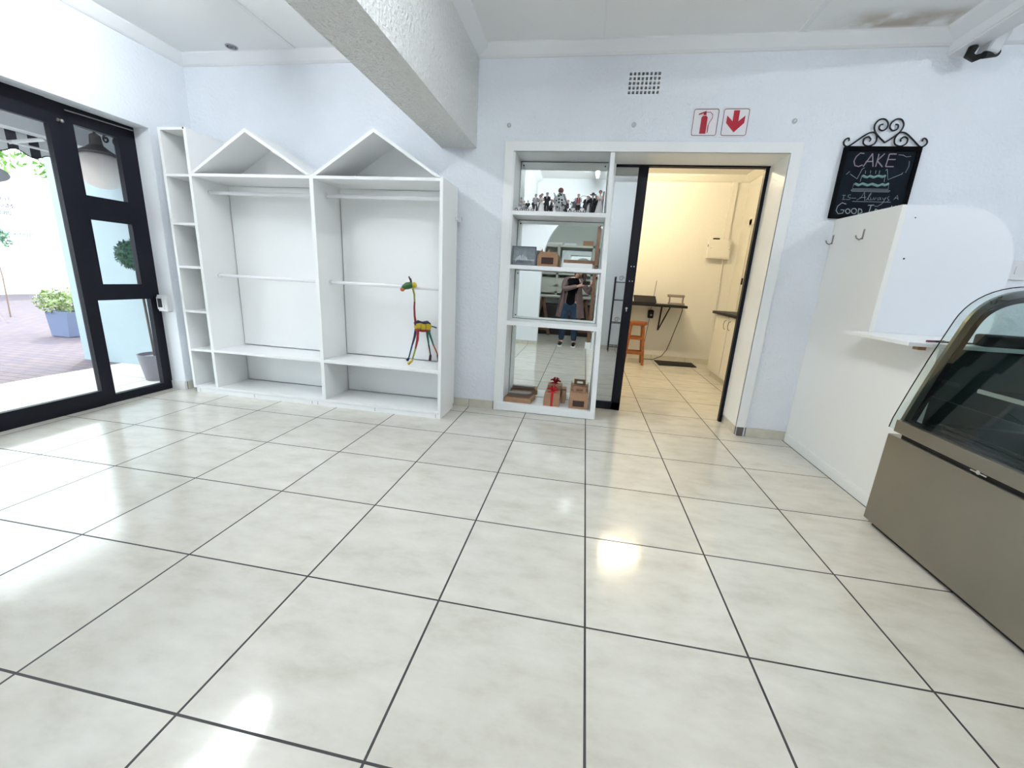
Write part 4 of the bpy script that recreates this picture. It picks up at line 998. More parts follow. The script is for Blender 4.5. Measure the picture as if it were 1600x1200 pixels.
# downlight
t = thing('downlight', (-3.46, 2.44, CZ), 'round chrome recessed downlight in the ceiling near the left corner', 'light')
b = MB(); b.tube([(-3.46 + 0.045 * math.cos(2 * PI * k / 28), 2.44 + 0.045 * math.sin(2 * PI * k / 28), CZ - 0.002) for k in range(28)], 0.007, 6, closed=True)
put('ring', b, mat('dull_chrome', (0.30, 0.30, 0.32), 0.3, metal=0.9), t)
put('bulb', MB().cyl((-3.46, 2.44, CZ), (-3.46, 2.44, CZ - 0.004), 0.038, n=24), mat('dark_lamp', (0.10, 0.10, 0.12), 0.2), t)
put('inner_ring', MB().tube([(-3.46 + 0.022 * math.cos(2 * PI * k / 20), 2.44 + 0.022 * math.sin(2 * PI * k / 20), CZ - 0.006) for k in range(20)], 0.004, 6, closed=True), mat('dull_chrome', (0.3, 0.3, 0.3)), t)

# tube fixtures
EM = mat('fluorescent_tube', (0.9, 0.9, 0.9), 0.4, emis=COOL + (TUBE_POWER,))
EM2 = mat('fluorescent_tube_dim', (0.9, 0.9, 0.9), 0.4, emis=COOL + (TUBE_POWER * 0.85,))  # same tube at lowered strength, tuned for the brightness of the bay wall
def batten(x, y, label, L_=1.2, along='y', em=None):
    t = thing('tube_fixture', (x, y, CZ - 0.06), label, 'light', 'ceiling tube fixtures')
    if along == 'y':
        put('housing', MB().box(x - 0.04, x + 0.04, y - L_ / 2 - 0.02, y + L_ / 2 + 0.02, CZ - 0.06, CZ), WPLAST, t)
        put('tube', MB().cyl((x, y - L_ / 2, CZ - 0.085), (x, y + L_ / 2, CZ - 0.085), 0.014), em or EM, t)
        put_split('end_cap', MB().box(x - 0.02, x + 0.02, y - L_ / 2 - 0.02, y - L_ / 2, CZ - 0.105, CZ - 0.06).box(x - 0.02, x + 0.02, y + L_ / 2, y + L_ / 2 + 0.02, CZ - 0.105, CZ - 0.06), WPLAST, t)
batten(-0.10, -0.20, 'fluorescent tube fixture on the shop ceiling, reflected in the top mirror')
batten(-0.55, -2.7, 'added fluorescent tube fixture brightening the back room behind the arch', 0.7)  # added tube, no such fixture seen; lifts the dark back room
batten(-3.0, 0.85, 'fluorescent tube fixture on the ceiling of the window bay', em=EM2)
batten(3.5, 0.6, 'added unseen fluorescent tube fixture on the ceiling behind the counter', 0.9)  # unseen tube, added as extra light beyond the right beam
KEM = mat('warm_tube', (0.9, 0.85, 0.7), 0.4, emis=(1.0, 0.82, 0.53, 330))
t = thing('kitchen_tube_fixture', (0.55, 4.9, 3.08), 'warm fluorescent fixture on the kitchen ceiling', 'light')
put('housing', MB().box(-0.05, 1.15, 4.86, 4.94, 3.09, 3.14), WPLAST, t); put('tube', MB().cyl((0.0, 4.9, 3.065), (1.1, 4.9, 3.065), 0.013), KEM, t)
put_split('end_cap', MB().box(-0.03, 0.0, 4.885, 4.915, 3.05, 3.09).box(1.10, 1.13, 4.885, 4.915, 3.05, 3.09), WPLAST, t)

# security camera
t = thing('security_camera', (2.40, 2.44, 3.04), 'grey and white security camera under the ceiling beam at top right', 'camera')
put('shield', MB().obox((2.452, 2.42, 3.045), (0.085, 0.11, 0.14), (0.15, 0.25, 0)), mat('camera_shell', (0.45, 0.47, 0.50), 0.4), t, bev=0.015)
put('body', MB().tube([(2.40, 2.40, 2.965), (2.49, 2.42, 2.985)], [0.022, 0.024], 12), BLACK, t)
put('bracket', MB().tube([(2.36, 2.45, 3.04), (2.345, 2.45, 2.985), (2.375, 2.44, 2.962), (2.41, 2.42, 2.97)], [0.026, 0.026, 0.022, 0.016], 10), BLACK, t)

# ------------------------------------------------------------------ white partition and counter
XP = 1.82
t = thing('partition_panel', (1.83, 2.2, 0), 'tall off-white partition board with coat hooks beside the doorway', 'partition')
b = MB().prism([(YB - 0.002, 0.0), (YB - 0.002, 1.918), (1.842, 1.905), (1.842, 1.066), (1.24, 1.066), (1.24, 0.0)], 'x', XP, XP + 0.03)
put('board', b, PANEL, t)
put('kick_strip', MB().box(XP - 0.012, XP, 1.24, YB - 0.02, 0.0, 0.075), PANEL, t, bev=0.002)
HKM = mat('hook_metal', (0.30, 0.28, 0.26), 0.35, metal=0.8)
for y, l in ((2.615 - 0.06, 'metal hook nearest the doorway on the white partition'), (2.17, 'metal hook farther from the doorway on the white partition')):
    h = thing('coat_hook', (XP, y, 1.74), l, 'hook', 'coat hooks on the partition')
    put('plate', MB().box(XP - 0.003, XP, y - 0.008, y + 0.008, 1.725, 1.795), HKM, h)
    put('hook_arm', MB().tube([(XP - 0.003, y, 1.735), (XP - 0.02, y, 1.722), (XP - 0.04, y, 1.732), (XP - 0.05, y, 1.752)], [0.005, 0.005, 0.0045, 0.005], 7), HKM, h)
# rounded screen
P = [(XP + 0.031, 1.091), (XP + 0.031, 1.905), (2.16, 1.905)]
for k in range(1, 11): a = PI / 2 * (1 - k / 10); P.append((2.16 + 0.365 * math.cos(a), 1.54 + 0.365 * math.sin(a)))
P += [(2.525, 1.091)]
o = put('rounded_screen', MB().prism(P, 'y', 1.845, 1.868), mat('screen_white', (0.82, 0.85, 0.90), 0.45), origin=(2.1, 1.85, 1.09)); tag(o, 'white upright screen board with a rounded top corner, standing on the counter', 'screen')
put_split('screw_hole', MB().cyl((1.912, 1.845, 1.577), (1.912, 1.843, 1.577), 0.006, n=8).cyl((1.912, 1.845, 1.829), (1.912, 1.843, 1.829), 0.004, n=8), dk, o)
t = thing('counter', (2.1, 1.5, 0), 'white counter board jutting out past the partition behind the fridge', 'counter')
ct = MB().box(1.672, 2.9, 1.245, 1.841, 1.068, 1.09).box(1.852, 2.9, 1.841, 1.87, 1.068, 1.09)
put('worktop', ct, WHITE, t, bev=0.002)
put('bracket', MB().box(1.76, 1.80, 1.30, 1.34, 1.045, 1.068), KRAFT, t)
put('shade_sheet', MB().box(1.855, 2.9, 1.262, 1.28, 0.0, 1.066), mat('under_counter_shade', (0.02, 0.042, 0.042), 0.35), t)  # dark sheet standing in for the unlit void under the counter
o = put('pen', MB().tube([(1.80, 1.31, 1.097), (1.92, 1.36, 1.097)], 0.006, 7), mat('maroon_plastic', (0.12, 0.01, 0.04), 0.4), origin=(1.94, 1.42, 1.09)); tag(o, 'thin maroon pen lying on the counter beside the rounded screen', 'pen')
t = thing('black_device', (2.35, 1.36, 1.09), 'long black bar-shaped device lying on the counter behind the fridge glass', 'device')
put('body', MB().box(2.03, 2.85, 1.26, 1.33, 1.092, 1.157), BLACK, t, bev=0.012)
put('cable', MB().tube([(2.04, 1.31, 1.10), (1.95, 1.34, 1.096), (1.86, 1.33, 1.096)], 0.005, 6), BLACK, t)

# ------------------------------------------------------------------ display fridge
FX0, FX1, FY0, FY1 = 1.672, 2.42, -0.42, 1.205
fr = thing('display_fridge', (2.0, 0.4, 0), 'stainless steel cake display fridge with a curved glass front', 'fridge')
put('base', MB().box(FX0 + 0.03, FX1 - 0.03, FY0 + 0.03, FY1 - 0.04, 0.0, 0.03), BLACK, fr)
put('body', MB().box(FX0, FX1, FY0, FY1, 0.028, 0.568), STEEL, fr, bev=0.004)
put('seam_rail', MB().box(FX0 + 0.014, FX1 - 0.02, FY0 + 0.02, 1.125, 0.568, 0.597), BLACK, fr)
lp = put('lip_panel', MB().box(FX0 - 0.004, FX0 + 0.03, FY0, 1.168, 0.594, 0.662), STEEL, fr, bev=0.003)
put('hinge_bolt', MB().cyl((FX0 + 0.016, 0.64, 0.590), (FX0 - 0.006, 0.64, 0.590), 0.010, n=12).box(FX0 - 0.004, FX0 + 0.01, 0.60, 0.68, 0.584, 0.590), CHROME, lp)
prof = [(1.668, 0.605), (1.674, 0.66), (1.715, 0.835), (1.760, 1.012), (1.822, 1.225)]
# smooth curve to the top
for k in range(1, 11):
    s_ = k / 10; p0, p1, p2, p3 = (1.822, 1.225), (1.860, 1.345), (1.965, 1.405), (2.10, 1.413)
    prof.append(tuple((1 - s_) ** 3 * p0[j] + 3 * (1 - s_) ** 2 * s_ * p1[j] + 3 * (1 - s_) * s_ * s_ * p2[j] + s_ ** 3 * p3[j] for j in (0, 1)))
prof.append((2.22, 1.415))
g = MB().strip(prof, 'y', FY0, FY1, -0.006); 
put('curved_glass', g, FGLASS, fr)
put('glass_edge', MB().tube([(x, FY1 + 0.001, z) for x, z in prof], 0.0028, 6), BLACK, fr)
def inset(d): 
    out = []
    for i, p in enumerate(prof):
        a = Vector(prof[max(0, i - 1)]); b_ = Vector(prof[min(len(prof) - 1, i + 1)]); tt = (b_ - a).normalized()
        out.append((p[0] + tt.y * d, p[1] - tt.x * d))
    return out
ins = [p for p in inset(0.014)][1:]
put('end_frame', MB().strip(ins, 'y', 1.150, 1.172, -0.034), mat('frame_steel', (0.26, 0.25, 0.22), 0.3, metal=0.85), fr)
ins2 = [p for p in inset(0.049)][1:]
put('end_seal', MB().strip(ins2, 'y', 1.148, 1.174, -0.026), BLACK, fr)
endp = [(1.75, 0.665)] + [p for p in inset(0.07)][3:] + [(FX1, 1.34), (FX1, 0.665)]
put('end_glass', MB().prism(endp, 'y', 1.158, 1.164), FGLASS, fr)
put('end_frame', MB().strip(ins, 'y', FY0 + 0.02, FY0 + 0.045, -0.034), mat('frame_steel', (0.4, 0.39, 0.37)), fr)
put('end_panel', MB().prism(endp, 'y', FY0 + 0.025, FY0 + 0.035), BLACK, fr)
put('top_panel', MB().box(2.20, FX1 + 0.02, FY0, FY1 - 0.03, 1.39, 1.42), STEEL, fr, bev=0.003)
put('rear_door', MB().box(FX1 - 0.02, FX1, FY0 + 0.02, 1.16, 0.66, 1.39), mat('dark_rear_glass', (0.015, 0.03, 0.03), 0.08), fr)
put('deck', MB().box(1.73, FX1 - 0.02, FY0 + 0.03, 1.15, 0.60, 0.655), mat('deck_black', (0.012, 0.02, 0.02), 0.25), fr)
put('lower_seal', MB().box(1.70, 1.735, FY0 + 0.03, 1.15, 0.60, 0.672), BLACK, fr)
sh = put('glass_shelf', MB().box(1.955, FX1 - 0.03, FY0 + 0.05, 1.10, 0.872, 0.880), FGLASS, fr)
put('shelf_edge', MB().box(1.945, 1.957, FY0 + 0.05, 1.10, 0.864, 0.884), mat('shelf_edge_grey', (0.40, 0.40, 0.36), 0.5), sh)
put('shelf_support', MB().tube([(1.95, 1.12, 0.87), (2.38, 1.12, 0.87)], 0.006), BLACK, sh)
put('shelf_support', MB().tube([(1.85, 1.10, 0.665), (1.85, -0.35, 0.668)], 0.008), BLACK, fr)

# ------------------------------------------------------------------ kitchen contents
KW = mat('kitchen_melamine', (0.78, 0.76, 0.70), 0.35)
t = thing('base_cabinet', (2.1, 4.6, 0), 'cream kitchen base cabinet with arched handles against the right kitchen wall', 'cabinet')
put('carcass', MB().box(1.915, 2.35, 3.7, 5.46, 0.10, 0.96), KW, t)
put('toe_kick', MB().box(1.94, 2.35, 3.72, 5.44, 0.0, 0.10), SKIRT, t)
for y0, y1, hy in ((4.872, 5.455, 4.955), (4.30, 4.852, 4.77), (3.71, 4.28, 4.20)):
    d = put('door', MB().box(1.898, 1.915, y0, y1, 0.10, 0.955), KW, t, bev=0.002)
    put('handle', MB().tube([(1.897, hy, 0.905), (1.875, hy + 0.008, 0.885), (1.868, hy + 0.012, 0.84), (1.875, hy + 0.008, 0.795), (1.897, hy, 0.775)], 0.005, 7), HKM, d)
put('shadow_gap', MB().box(1.905, 1.916, 4.850, 4.874, 0.11, 0.95), BLACK, t)
o = put('worktop', MB().box(1.86, 2.355, 3.68, 5.55, 0.965, 1.005), BLACK, origin=(2.1, 4.6, 0.965), bev=0.008); tag(o, 'black worktop on the kitchen base cabinet', 'worktop')
# wall table
t = thing('wall_table', (1.15, 6.3, 0.98), 'black wall-mounted table on a bracket in the kitchen', 'table')
put('tabletop', MB().box(0.60, 1.605, 6.05, 6.50, 0.985, 1.025), BLACK, t, bev=0.003)
put('bracket', MB().tube([(1.26, 6.46, 0.985), (1.245, 6.47, 0.55)], 0.016, 4).tube([(1.25, 6.47, 0.56), (1.33, 6.10, 0.98)], 0.012, 4), BLACK, t)
put('bracket', MB().tube([(0.72, 6.46, 0.985), (0.72, 6.47, 0.55)], 0.016, 4), BLACK, t)
t = thing('laptop', (0.92, 6.25, 1.025), 'black laptop folded nearly shut on the wall table', 'laptop')
put('base', MB().box(0.71, 1.09, 6.12, 6.36, 1.025, 1.045), BLACK, t)
put('screen', MB().obox((0.925, 6.30, 1.095), (0.38, 0.24, 0.010), (0.45, 0, 0)), BLACK, t)
t = thing('heat_sealer', (1.44, 6.22, 1.025), 'grey hand-operated bag sealer on the right end of the wall table', 'appliance')
SG = mat('sealer_grey', (0.26, 0.22, 0.21), 0.45)
put('base', MB().box(1.31, 1.575, 6.17, 6.26, 1.025, 1.062), SG, t, bev=0.006)
put('arm', MB().box(1.285, 1.565, 6.19, 6.24, 1.155, 1.20), SG, t, bev=0.012)
put_split('post', MB().box(1.318, 1.336, 6.20, 6.23, 1.06, 1.16).box(1.535, 1.555, 6.20, 6.23, 1.06, 1.16), SG, t)
o = put('cable', MB().tube([(1.60, 6.46, 0.99), (1.62, 6.47, 0.93), (1.59, 6.475, 0.76), (1.545, 6.475, 0.58), (1.50, 6.475, 0.38), (1.45, 6.47, 0.20), (1.37, 6.45, 0.08), (1.22, 6.42, 0.012), (1.05, 6.42, 0.010), (0.98, 6.42, 0.03)], 0.007, 6), mat('cable_dark', (0.07, 0.06, 0.05), 0.6), origin=(1.3, 6.45, 0.0)); tag(o, 'dark cable hanging in a curve from the wall table to the floor', 'cable')
o = put('thin_cable', MB().tube([(1.115, 6.487, 1.42), (1.10, 6.487, 1.15), (1.085, 6.487, 0.90), (1.075, 6.487, 0.70), (1.05, 6.487, 0.40), (1.03, 6.487, 0.09)], 0.004, 6), mat('cable_dark', (0.07, 0.06, 0.05)), origin=(1.08, 6.49, 0.1)); tag(o, 'thin vertical cable on the kitchen wall behind the laptop', 'cable')
t = thing('wall_adapter', (1.08, 6.47, 0.75), 'round black plug adapter on the kitchen wall under the table', 'adapter')
put('body', MB().obox((1.085, 6.465, 0.83), (0.10, 0.06, 0.15)), BLACK, t, bev=0.02); put('switch', MB().box(1.075, 1.105, 6.428, 6.435, 0.80, 0.83), GREY, t)
o = put('floor_mat', MB().prism([(1.255, 5.94), (1.895, 6.02), (1.90, 6.42), (1.24, 6.38)], 'z', 0.001, 0.012), mat('mat_black', (0.006, 0.006, 0.008), 0.9), origin=(1.57, 6.18, 0)); tag(o, 'black floor mat on the kitchen tiles by the back wall', 'mat')
# stool
sx, sy = 0.80, 5.92
t = thing('wooden_stool', (sx, sy, 0), 'orange-brown wooden stool with crossed rungs under the wall table', 'stool')
put('seat', MB().lathe([(0.13, 0.665), (0.165, 0.68), (0.172, 0.70), (0.165, 0.722), (0.12, 0.728), (0.01, 0.722)], (sx, sy, 0), 28), STOOLW, t)
for ax, ay in ((-1, -1), (1, -1), (1, 1), (-1, 1)):
    b = MB(); n0 = len(b.v)
    p0 = Vector((sx + ax * 0.155, sy + ay * 0.13, 0)); p1 = Vector((sx + ax * 0.10, sy + ay * 0.09, 0.67)); w = 0.02
    v = [p + Vector((dx * w, dy * w, 0)) for p in (p0, p1) for dx, dy in ((-1, -1), (1, -1), (1, 1), (-1, 1))]
    b.add(v, [(3, 2, 1, 0), (4, 5, 6, 7), (0, 1, 5, 4), (1, 2, 6, 5), (2, 3, 7, 6), (3, 0, 4, 7)])
    put('leg', b, STOOLW, t)
for z, k in ((0.45, 0.122), (0.20, 0.138)):
    put('rung', MB().box(sx - k, sx + k, sy - k * 0.86 - 0.01, sy - k * 0.86 + 0.01, z - 0.022, z + 0.022), STOOLW, t)
    put('rung', MB().box(sx - k, sx + k, sy + k * 0.86 - 0.01, sy + k * 0.86 + 0.01, z - 0.022, z + 0.022), STOOLW, t)
    put('rung', MB().box(sx - k - 0.01, sx - k + 0.01, sy - k * 0.86, sy + k * 0.86, z + 0.03, z + 0.07), STOOLW, t)
    put('rung', MB().box(sx + k - 0.01, sx + k + 0.01, sy - k * 0.86, sy + k * 0.86, z + 0.03, z + 0.07), STOOLW, t)
# distribution box and conduit
t = thing('distribution_box', (2.04, 6.5, 1.83), 'cream electrical distribution box with a hinged cover on the kitchen wall', 'electrical box')
put('housing', MB().box(1.865, 2.22, 6.40, 6.5, 1.83, 2.14), KW, t, bev=0.008)
put('cover', MB().box(1.885, 2.20, 6.392, 6.40, 1.85, 2.12), KW, t, bev=0.003)
put_split('hinge', MB().box(1.855, 1.87, 6.41, 6.43, 2.02, 2.06).cyl((2.195, 6.39, 1.985), (2.195, 6.385, 1.985), 0.006, n=8).cyl((1.905, 6.39, 2.0), (1.905, 6.385, 2.0), 0.006, n=8), GREY, t)
o = put('remote', MB().box(1.93, 2.03, 6.42, 6.47, 2.14, 2.165), BLACK, origin=(1.98, 6.44, 2.14), bev=0.004); tag(o, 'small black object lying on top of the distribution box', 'device')
struct('trim_kitchen_trunking', MB().box(2.10, 2.175, 6.45, 6.5, 2.14, 3.04), KW)
struct('trim_kitchen_conduit', MB().cyl((2.15, 6.48, 1.83), (2.20, 6.48, 0.09), 0.013), KW)
# door in the right kitchen wall
f = MB(); f.box(2.33, 2.362, 5.98, 6.08, 1.0, 2.42); f.box(2.33, 2.362, 5.0, 6.08, 2.33, 2.42); f.box(2.33, 2.362, 5.0, 5.08, 1.0, 2.42)
w2 = struct('window_2', f, KW)
put('pane', MB().box(2.345, 2.358, 5.08, 5.98, 1.0, 2.33), mat('frosted_pane', (0.62, 0.58, 0.5), 0.3), w2)
put('window_catch', MB().box(2.318, 2.332, 5.90, 5.94, 1.42, 1.52), BLACK, w2)

# ------------------------------------------------------------------ black metal rack by the arch wall (seen in the dark glass)
t = thing('metal_rack', (0.68, -1.15, 0), 'black wrought iron folding rack reflected in the dark glass door', 'rack')
b = MB()
for x in (0.44, 0.92):
    for y in (-1.02, -1.27): b.tube([(x, y, 0), (x, y, 1.46)], 0.010, 6)
put_split('post', b, IRON, t)
for z in (0.11, 0.58, 1.02, 1.36):
    b = MB(); b.tube([(0.44, -1.02, z), (0.92, -1.02, z)], 0.008, 6).tube([(0.44, -1.27, z), (0.92, -1.27, z)], 0.008, 6)
    for k in range(7): x = 0.44 + 0.08 * k; b.tube([(x, -1.27, z), (x, -1.02, z)], 0.005, 5)
    put('shelf', b, IRON, t)
b = MB()
for z in (0.60, 1.38):
    for xc in (0.54, 0.68, 0.82): b.tube([(x, -1.02, zz) for x, zz in spiral(xc, z + 0.05, 0.05, 0, 1.3)], 0.005, 5)
put('scrollwork', b, IRON, t)

# ------------------------------------------------------------------ back room (seen in the mirrors)
CR = mat('shelving_cream', (0.62, 0.64, 0.56), 0.6)
t = thing('back_room_shelving', (-0.2, -3.95, 0), 'pale shelving unit along the back room wall, reflected in the mirrors', 'shelving')
for x in (-1.45, -0.87, 0.0, 0.9): put('upright', MB().box(x - 0.03, x + 0.03, -4.13, -3.80, 0.9, 2.22), CR, t)
for z in (1.02, 1.18, 1.48, 2.16): put('shelf', MB().box(-1.45, 0.9, -4.13, -3.80, z, z + 0.05), CR, t)
put('lower_panel', MB().box(-1.45, 0.9, -3.84, -3.81, 1.03, 1.40), CR, t)
o = put('wall_mirror', MB().box(-0.80, -0.04, -4.12, -4.10, 1.56, 2.10), MIRROR, origin=(-0.4, -4.1, 1.56)); tag(o, 'mirror standing inside the back room shelving', 'mirror')
PK = [(-1.28, 1.53, 0.22, 0.10, WPLAST), (-1.28, 1.65, 0.22, 0.10, GREY), (-1.02, 1.53, 0.2, 0.09, WPLAST), (-1.15, 1.78, 0.3, 0.10, WPLAST), (-0.70, 1.23, 0.2, 0.12, WPLAST), (-0.45, 1.23, 0.16, 0.14, mat('maroon_pack', (0.15, 0.02, 0.03), 0.6)), (-0.2, 1.23, 0.18, 0.1, GREY)]
nm_ = ['white package low in the left compartment of the back shelving', 'grey package stacked on the low white package at the left of the back shelving', 'white package beside the left upright of the back shelving', 'widest white package, upper left of the back shelving', 'white package on the lower middle shelf of the back shelving', 'maroon package on the lower middle shelf of the back shelving', 'grey package at the right of the lower middle shelf']
for (x, z, w, h, mm), l in zip(PK, nm_):
    o = put('package', MB().box(x - w / 2, x + w / 2, -4.05, -3.86, z, z + h), mm, origin=(x, -3.95, z), bev=0.004); tag(o, l, 'package')
for x, w, h, mm, l in ((-1.0, 0.42, 0.06, WPLAST, 'long white tray on top of the back room shelving'), (-0.6, 0.3, 0.05, WPLAST, 'smaller white tray in the middle of the back room shelving top'), (-0.15, 0.26, 0.12, KRAFT, 'kraft carton on top of the back room shelving')):
    o = put('stored_box', MB().box(x - w / 2, x + w / 2, -4.05, -3.84, 2.21, 2.21 + h), mm, origin=(x, -3.95, 2.21), bev=0.006); tag(o, l, 'box')
t = thing('trestle_table', (-0.6, -3.4, 0), 'brown timber trestle table in the back room, reflected in the mirror', 'table')
put('tabletop', MB().box(-1.5, 0.2, -3.7, -3.1, 0.93, 0.97), CR, t)
for x in (-1.12, -0.1):
    for s_ in (-1, 1):
        put('leg', MB().obox((x + s_ * 0.10, -3.12, 0.46), (0.07, 0.05, 0.94), (0, -s_ * 0.20, 0)), BROWNW, t)
    put('crossbar', MB().box(x - 0.16, x + 0.16, -3.14, -3.10, 0.12, 0.20), BROWNW, t)
o = put('storage_crate', MB().box(-1.3, 0.1, -3.8, -3.3, 0, 0.75), mat('dark_crate', (0.03, 0.025, 0.025), 0.7), origin=(-0.6, -3.5, 0)); tag(o, 'dark storage crate under the trestle table', 'crate')
t = thing('timber_frame', (0.03, -1.45, 0), 'brown timber post and crossbar standing in the arch, reflected in the mirrors', 'frame')
put('post', MB().box(0.005, 0.07, -1.455, -1.40, 0.13, 2.38), BROWNW, t)
put('crossbar', MB().box(-0.60, 0.07, -1.47, -1.455, 1.66, 1.74), BROWNW, t)
put('foot_block', MB().box(-0.02, 0.095, -1.47, -1.39, 0.0, 0.13), WHITE2, t)

# ------------------------------------------------------------------ person with the phone
def skinned(name, verts, edges, radii, material, parent, root=0, sub=2, origin=None):
    o0 = WL[parent.name] if parent else Vector(origin)
    me = bpy.data.meshes.new(name); me.from_pydata([Vector(v) - o0 for v in verts], edges, [])
    o = bpy.data.objects.new(name, me); COL.objects.link(o)
    if parent: o.parent = parent
    else: o.location = o0
    WL[o.name] = o0
    me.materials.append(material)
    sk = o.modifiers.new('skin', 'SKIN'); sk.use_smooth_shade = True
    if not me.skin_vertices: 
        me.skin_vertices.new() if hasattr(me.skin_vertices, 'new') else None
    lay = me.skin_vertices[0].data
    for i, r in enumerate(radii):
        lay[i].radius = (r, r) if not isinstance(r, tuple) else r
        lay[i].use_root = (i == root)
    ss = o.modifiers.new('sub', 'SUBSURF'); ss.levels = sub; ss.render_levels = sub
    return o
def chains(chs):
    vs, es, rs, idx = [], [], [], {}
    def vid(p, r):
        k = tuple(round(c, 4) for c in p)
        if k not in idx: idx[k] = len(vs); vs.append(p); rs.append(r)
        return idx[k]
    for ch_ in chs:
        ids = [vid(p, r) for p, r in ch_]
        for a, b_ in zip(ids[:-1], ids[1:]): es.append((a, b_))
    return vs, es, rs
PV = (-0.40, -1.60, 0.86); CH = (-0.37, -1.60, 1.20); NK = (-0.325, -1.58, 1.40)
HD = (-0.265, -1.535, 1.50); HT = (-0.245, -1.53, 1.57)
SHL, SHR = (-0.535, -1.60, 1.345), (-0.205, -1.61, 1.345)
ELL, ELR = (-0.56, -1.50, 1.16), (-0.055, -1.56, 1.12)
WRL, WRR = (-0.255, -1.43, 1.245), (0.005, -1.445, 1.270)
HPL, HPR = (-0.49, -1.60, 0.82), (-0.31, -1.60, 0.82)
KNL, KNR = (-0.515, -1.575, 0.46), (-0.285, -1.575, 0.46)
ANL, ANR = (-0.53, -1.60, 0.08), (-0.262, -1.58, 0.08)
vs, es, rs = chains([
    [(PV, .105), ((-0.39, -1.60, 1.02), .095), (CH, .105), ((-0.345, -1.60, 1.33), .085), (NK, .048), ((-0.30, -1.56, 1.445), .046), (HD, .078), ((-0.25, -1.53, 1.545), .075), (HT, .05)],
    [((-0.345, -1.60, 1.33), .085), (SHL, .058), (ELL, .042), (WRL, .026), ((-0.225, -1.418, 1.255), .028), ((-0.205, -1.410, 1.262), .028)],
    [((-0.345, -1.60, 1.33), .085), (SHR, .058), (ELR, .042), (WRR, .026), ((-0.008, -1.428, 1.292), .028), ((-0.018, -1.415, 1.308), .028)],
    [(PV, .105), (HPL, .085), (KNL, .058), (ANL, .038), ((-0.545, -1.52, 0.045), .032), ((-0.56, -1.44, 0.035), .026)],
    [(PV, .105), (HPR, .085), (KNR, .058), (ANR, .038), ((-0.255, -1.50, 0.045), .032), ((-0.25, -1.42, 0.035), .026)],
    # left hand fingers and thumb around the phone
    [((-0.205, -1.410, 1.262), .028), ((-0.185, -1.403, 1.300), .009), ((-0.178, -1.396, 1.335), .008), ((-0.180, -1.392, 1.352), .007)],
    [((-0.205, -1.410, 1.262), .028), ((-0.196, -1.400, 1.305), .009), ((-0.196, -1.394, 1.338), .008)],
    [((-0.205, -1.410, 1.262), .028), ((-0.176, -1.402, 1.268), .009), ((-0.160, -1.400, 1.262), .008), ((-0.148, -1.402, 1.266), .007)],
    [((-0.205, -1.410, 1.262), .028), ((-0.178, -1.405, 1.252), .009), ((-0.160, -1.405, 1.250), .008)],
    [((-0.225, -1.418, 1.255), .028), ((-0.205, -1.425, 1.285), .010), ((-0.188, -1.418, 1.300), .009)],
    # right hand
    [((-0.018, -1.415, 1.308), .028), ((-0.034, -1.400, 1.345), .009), ((-0.052, -1.394, 1.362), .008), ((-0.066, -1.394, 1.362), .007)],
    [((-0.018, -1.415, 1.308), .028), ((-0.030, -1.398, 1.330), .009), ((-0.046, -1.392, 1.340), .008)],
    [((-0.018, -1.415, 1.308), .028), ((-0.032, -1.398, 1.306), .009), ((-0.046, -1.394, 1.300), .008)],
    [((-0.018, -1.415, 1.308), .028), ((-0.034, -1.402, 1.288), .009), ((-0.048, -1.398, 1.278), .008)],
    [((-0.008, -1.428, 1.292), .028), ((-0.030, -1.428, 1.300), .010), ((-0.048, -1.420, 1.308), .009)],
])
ps = skinned('person', vs, es, rs, SKIN, None, 0, 2, origin=(-0.4, -1.6, 0))
tag(ps, 'person in dusty pink cardigan, black top and jeans, photographing into the mirror', 'person')
vs, es, rs = chains([[((-0.40, -1.60, 0.80), .125), ((-0.40, -1.60, 0.92), .130), ((-0.39, -1.60, 1.04), .122), (CH, .125), ((-0.345, -1.60, 1.32), .10), ((-0.33, -1.59, 1.375), .062)], [((-0.345, -1.60, 1.32), .10), (SHL, .066)], [((-0.345, -1.60, 1.32), .10), (SHR, .066)]])
skinned('black_top', vs, es, rs, mat('black_cloth', (0.003, 0.003, 0.004), 0.95, spec=0.1), ps)
JE = mat('denim', (0.012, 0.035, 0.075), 0.85, var=0.3, vscale=12, bump=0.3, bscale=200)
vs, es, rs = chains([[((-0.40, -1.60, 0.95), .120), ((-0.40, -1.60, 0.87), .125)], [((-0.40, -1.60, 0.87), .125), ((-0.485, -1.60, 0.80), .098), (KNL, .078), ((-0.525, -1.60, 0.22), .066), ((-0.53, -1.60, 0.09), .066)], [((-0.40, -1.60, 0.87), .125), ((-0.315, -1.60, 0.80), .098), (KNR, .078), ((-0.27, -1.585, 0.22), .066), ((-0.262, -1.58, 0.09), .066)]])
skinned('jeans', vs, es, rs, JE, ps)
CA = mat('dusty_pink_knit', (0.17, 0.115, 0.115), 0.95, bump=0.4, bscale=160)
vs, es, rs = chains([[((-0.345, -1.63, 1.34), .10), (SHL, .078), (ELL, .062), ((-0.40, -1.455, 1.205), .050), ((-0.285, -1.437, 1.240), .042)], [((-0.345, -1.63, 1.34), .10), (SHR, .078), (ELR, .060), ((-0.02, -1.49, 1.20), .048), ((0.002, -1.452, 1.255), .042)], [((-0.345, -1.63, 1.34), .10), ((-0.38, -1.665, 1.15), .10), ((-0.40, -1.675, 0.90), .11), ((-0.40, -1.68, 0.62), .12)]])
cg = skinned('cardigan', vs, es, rs, CA, ps)
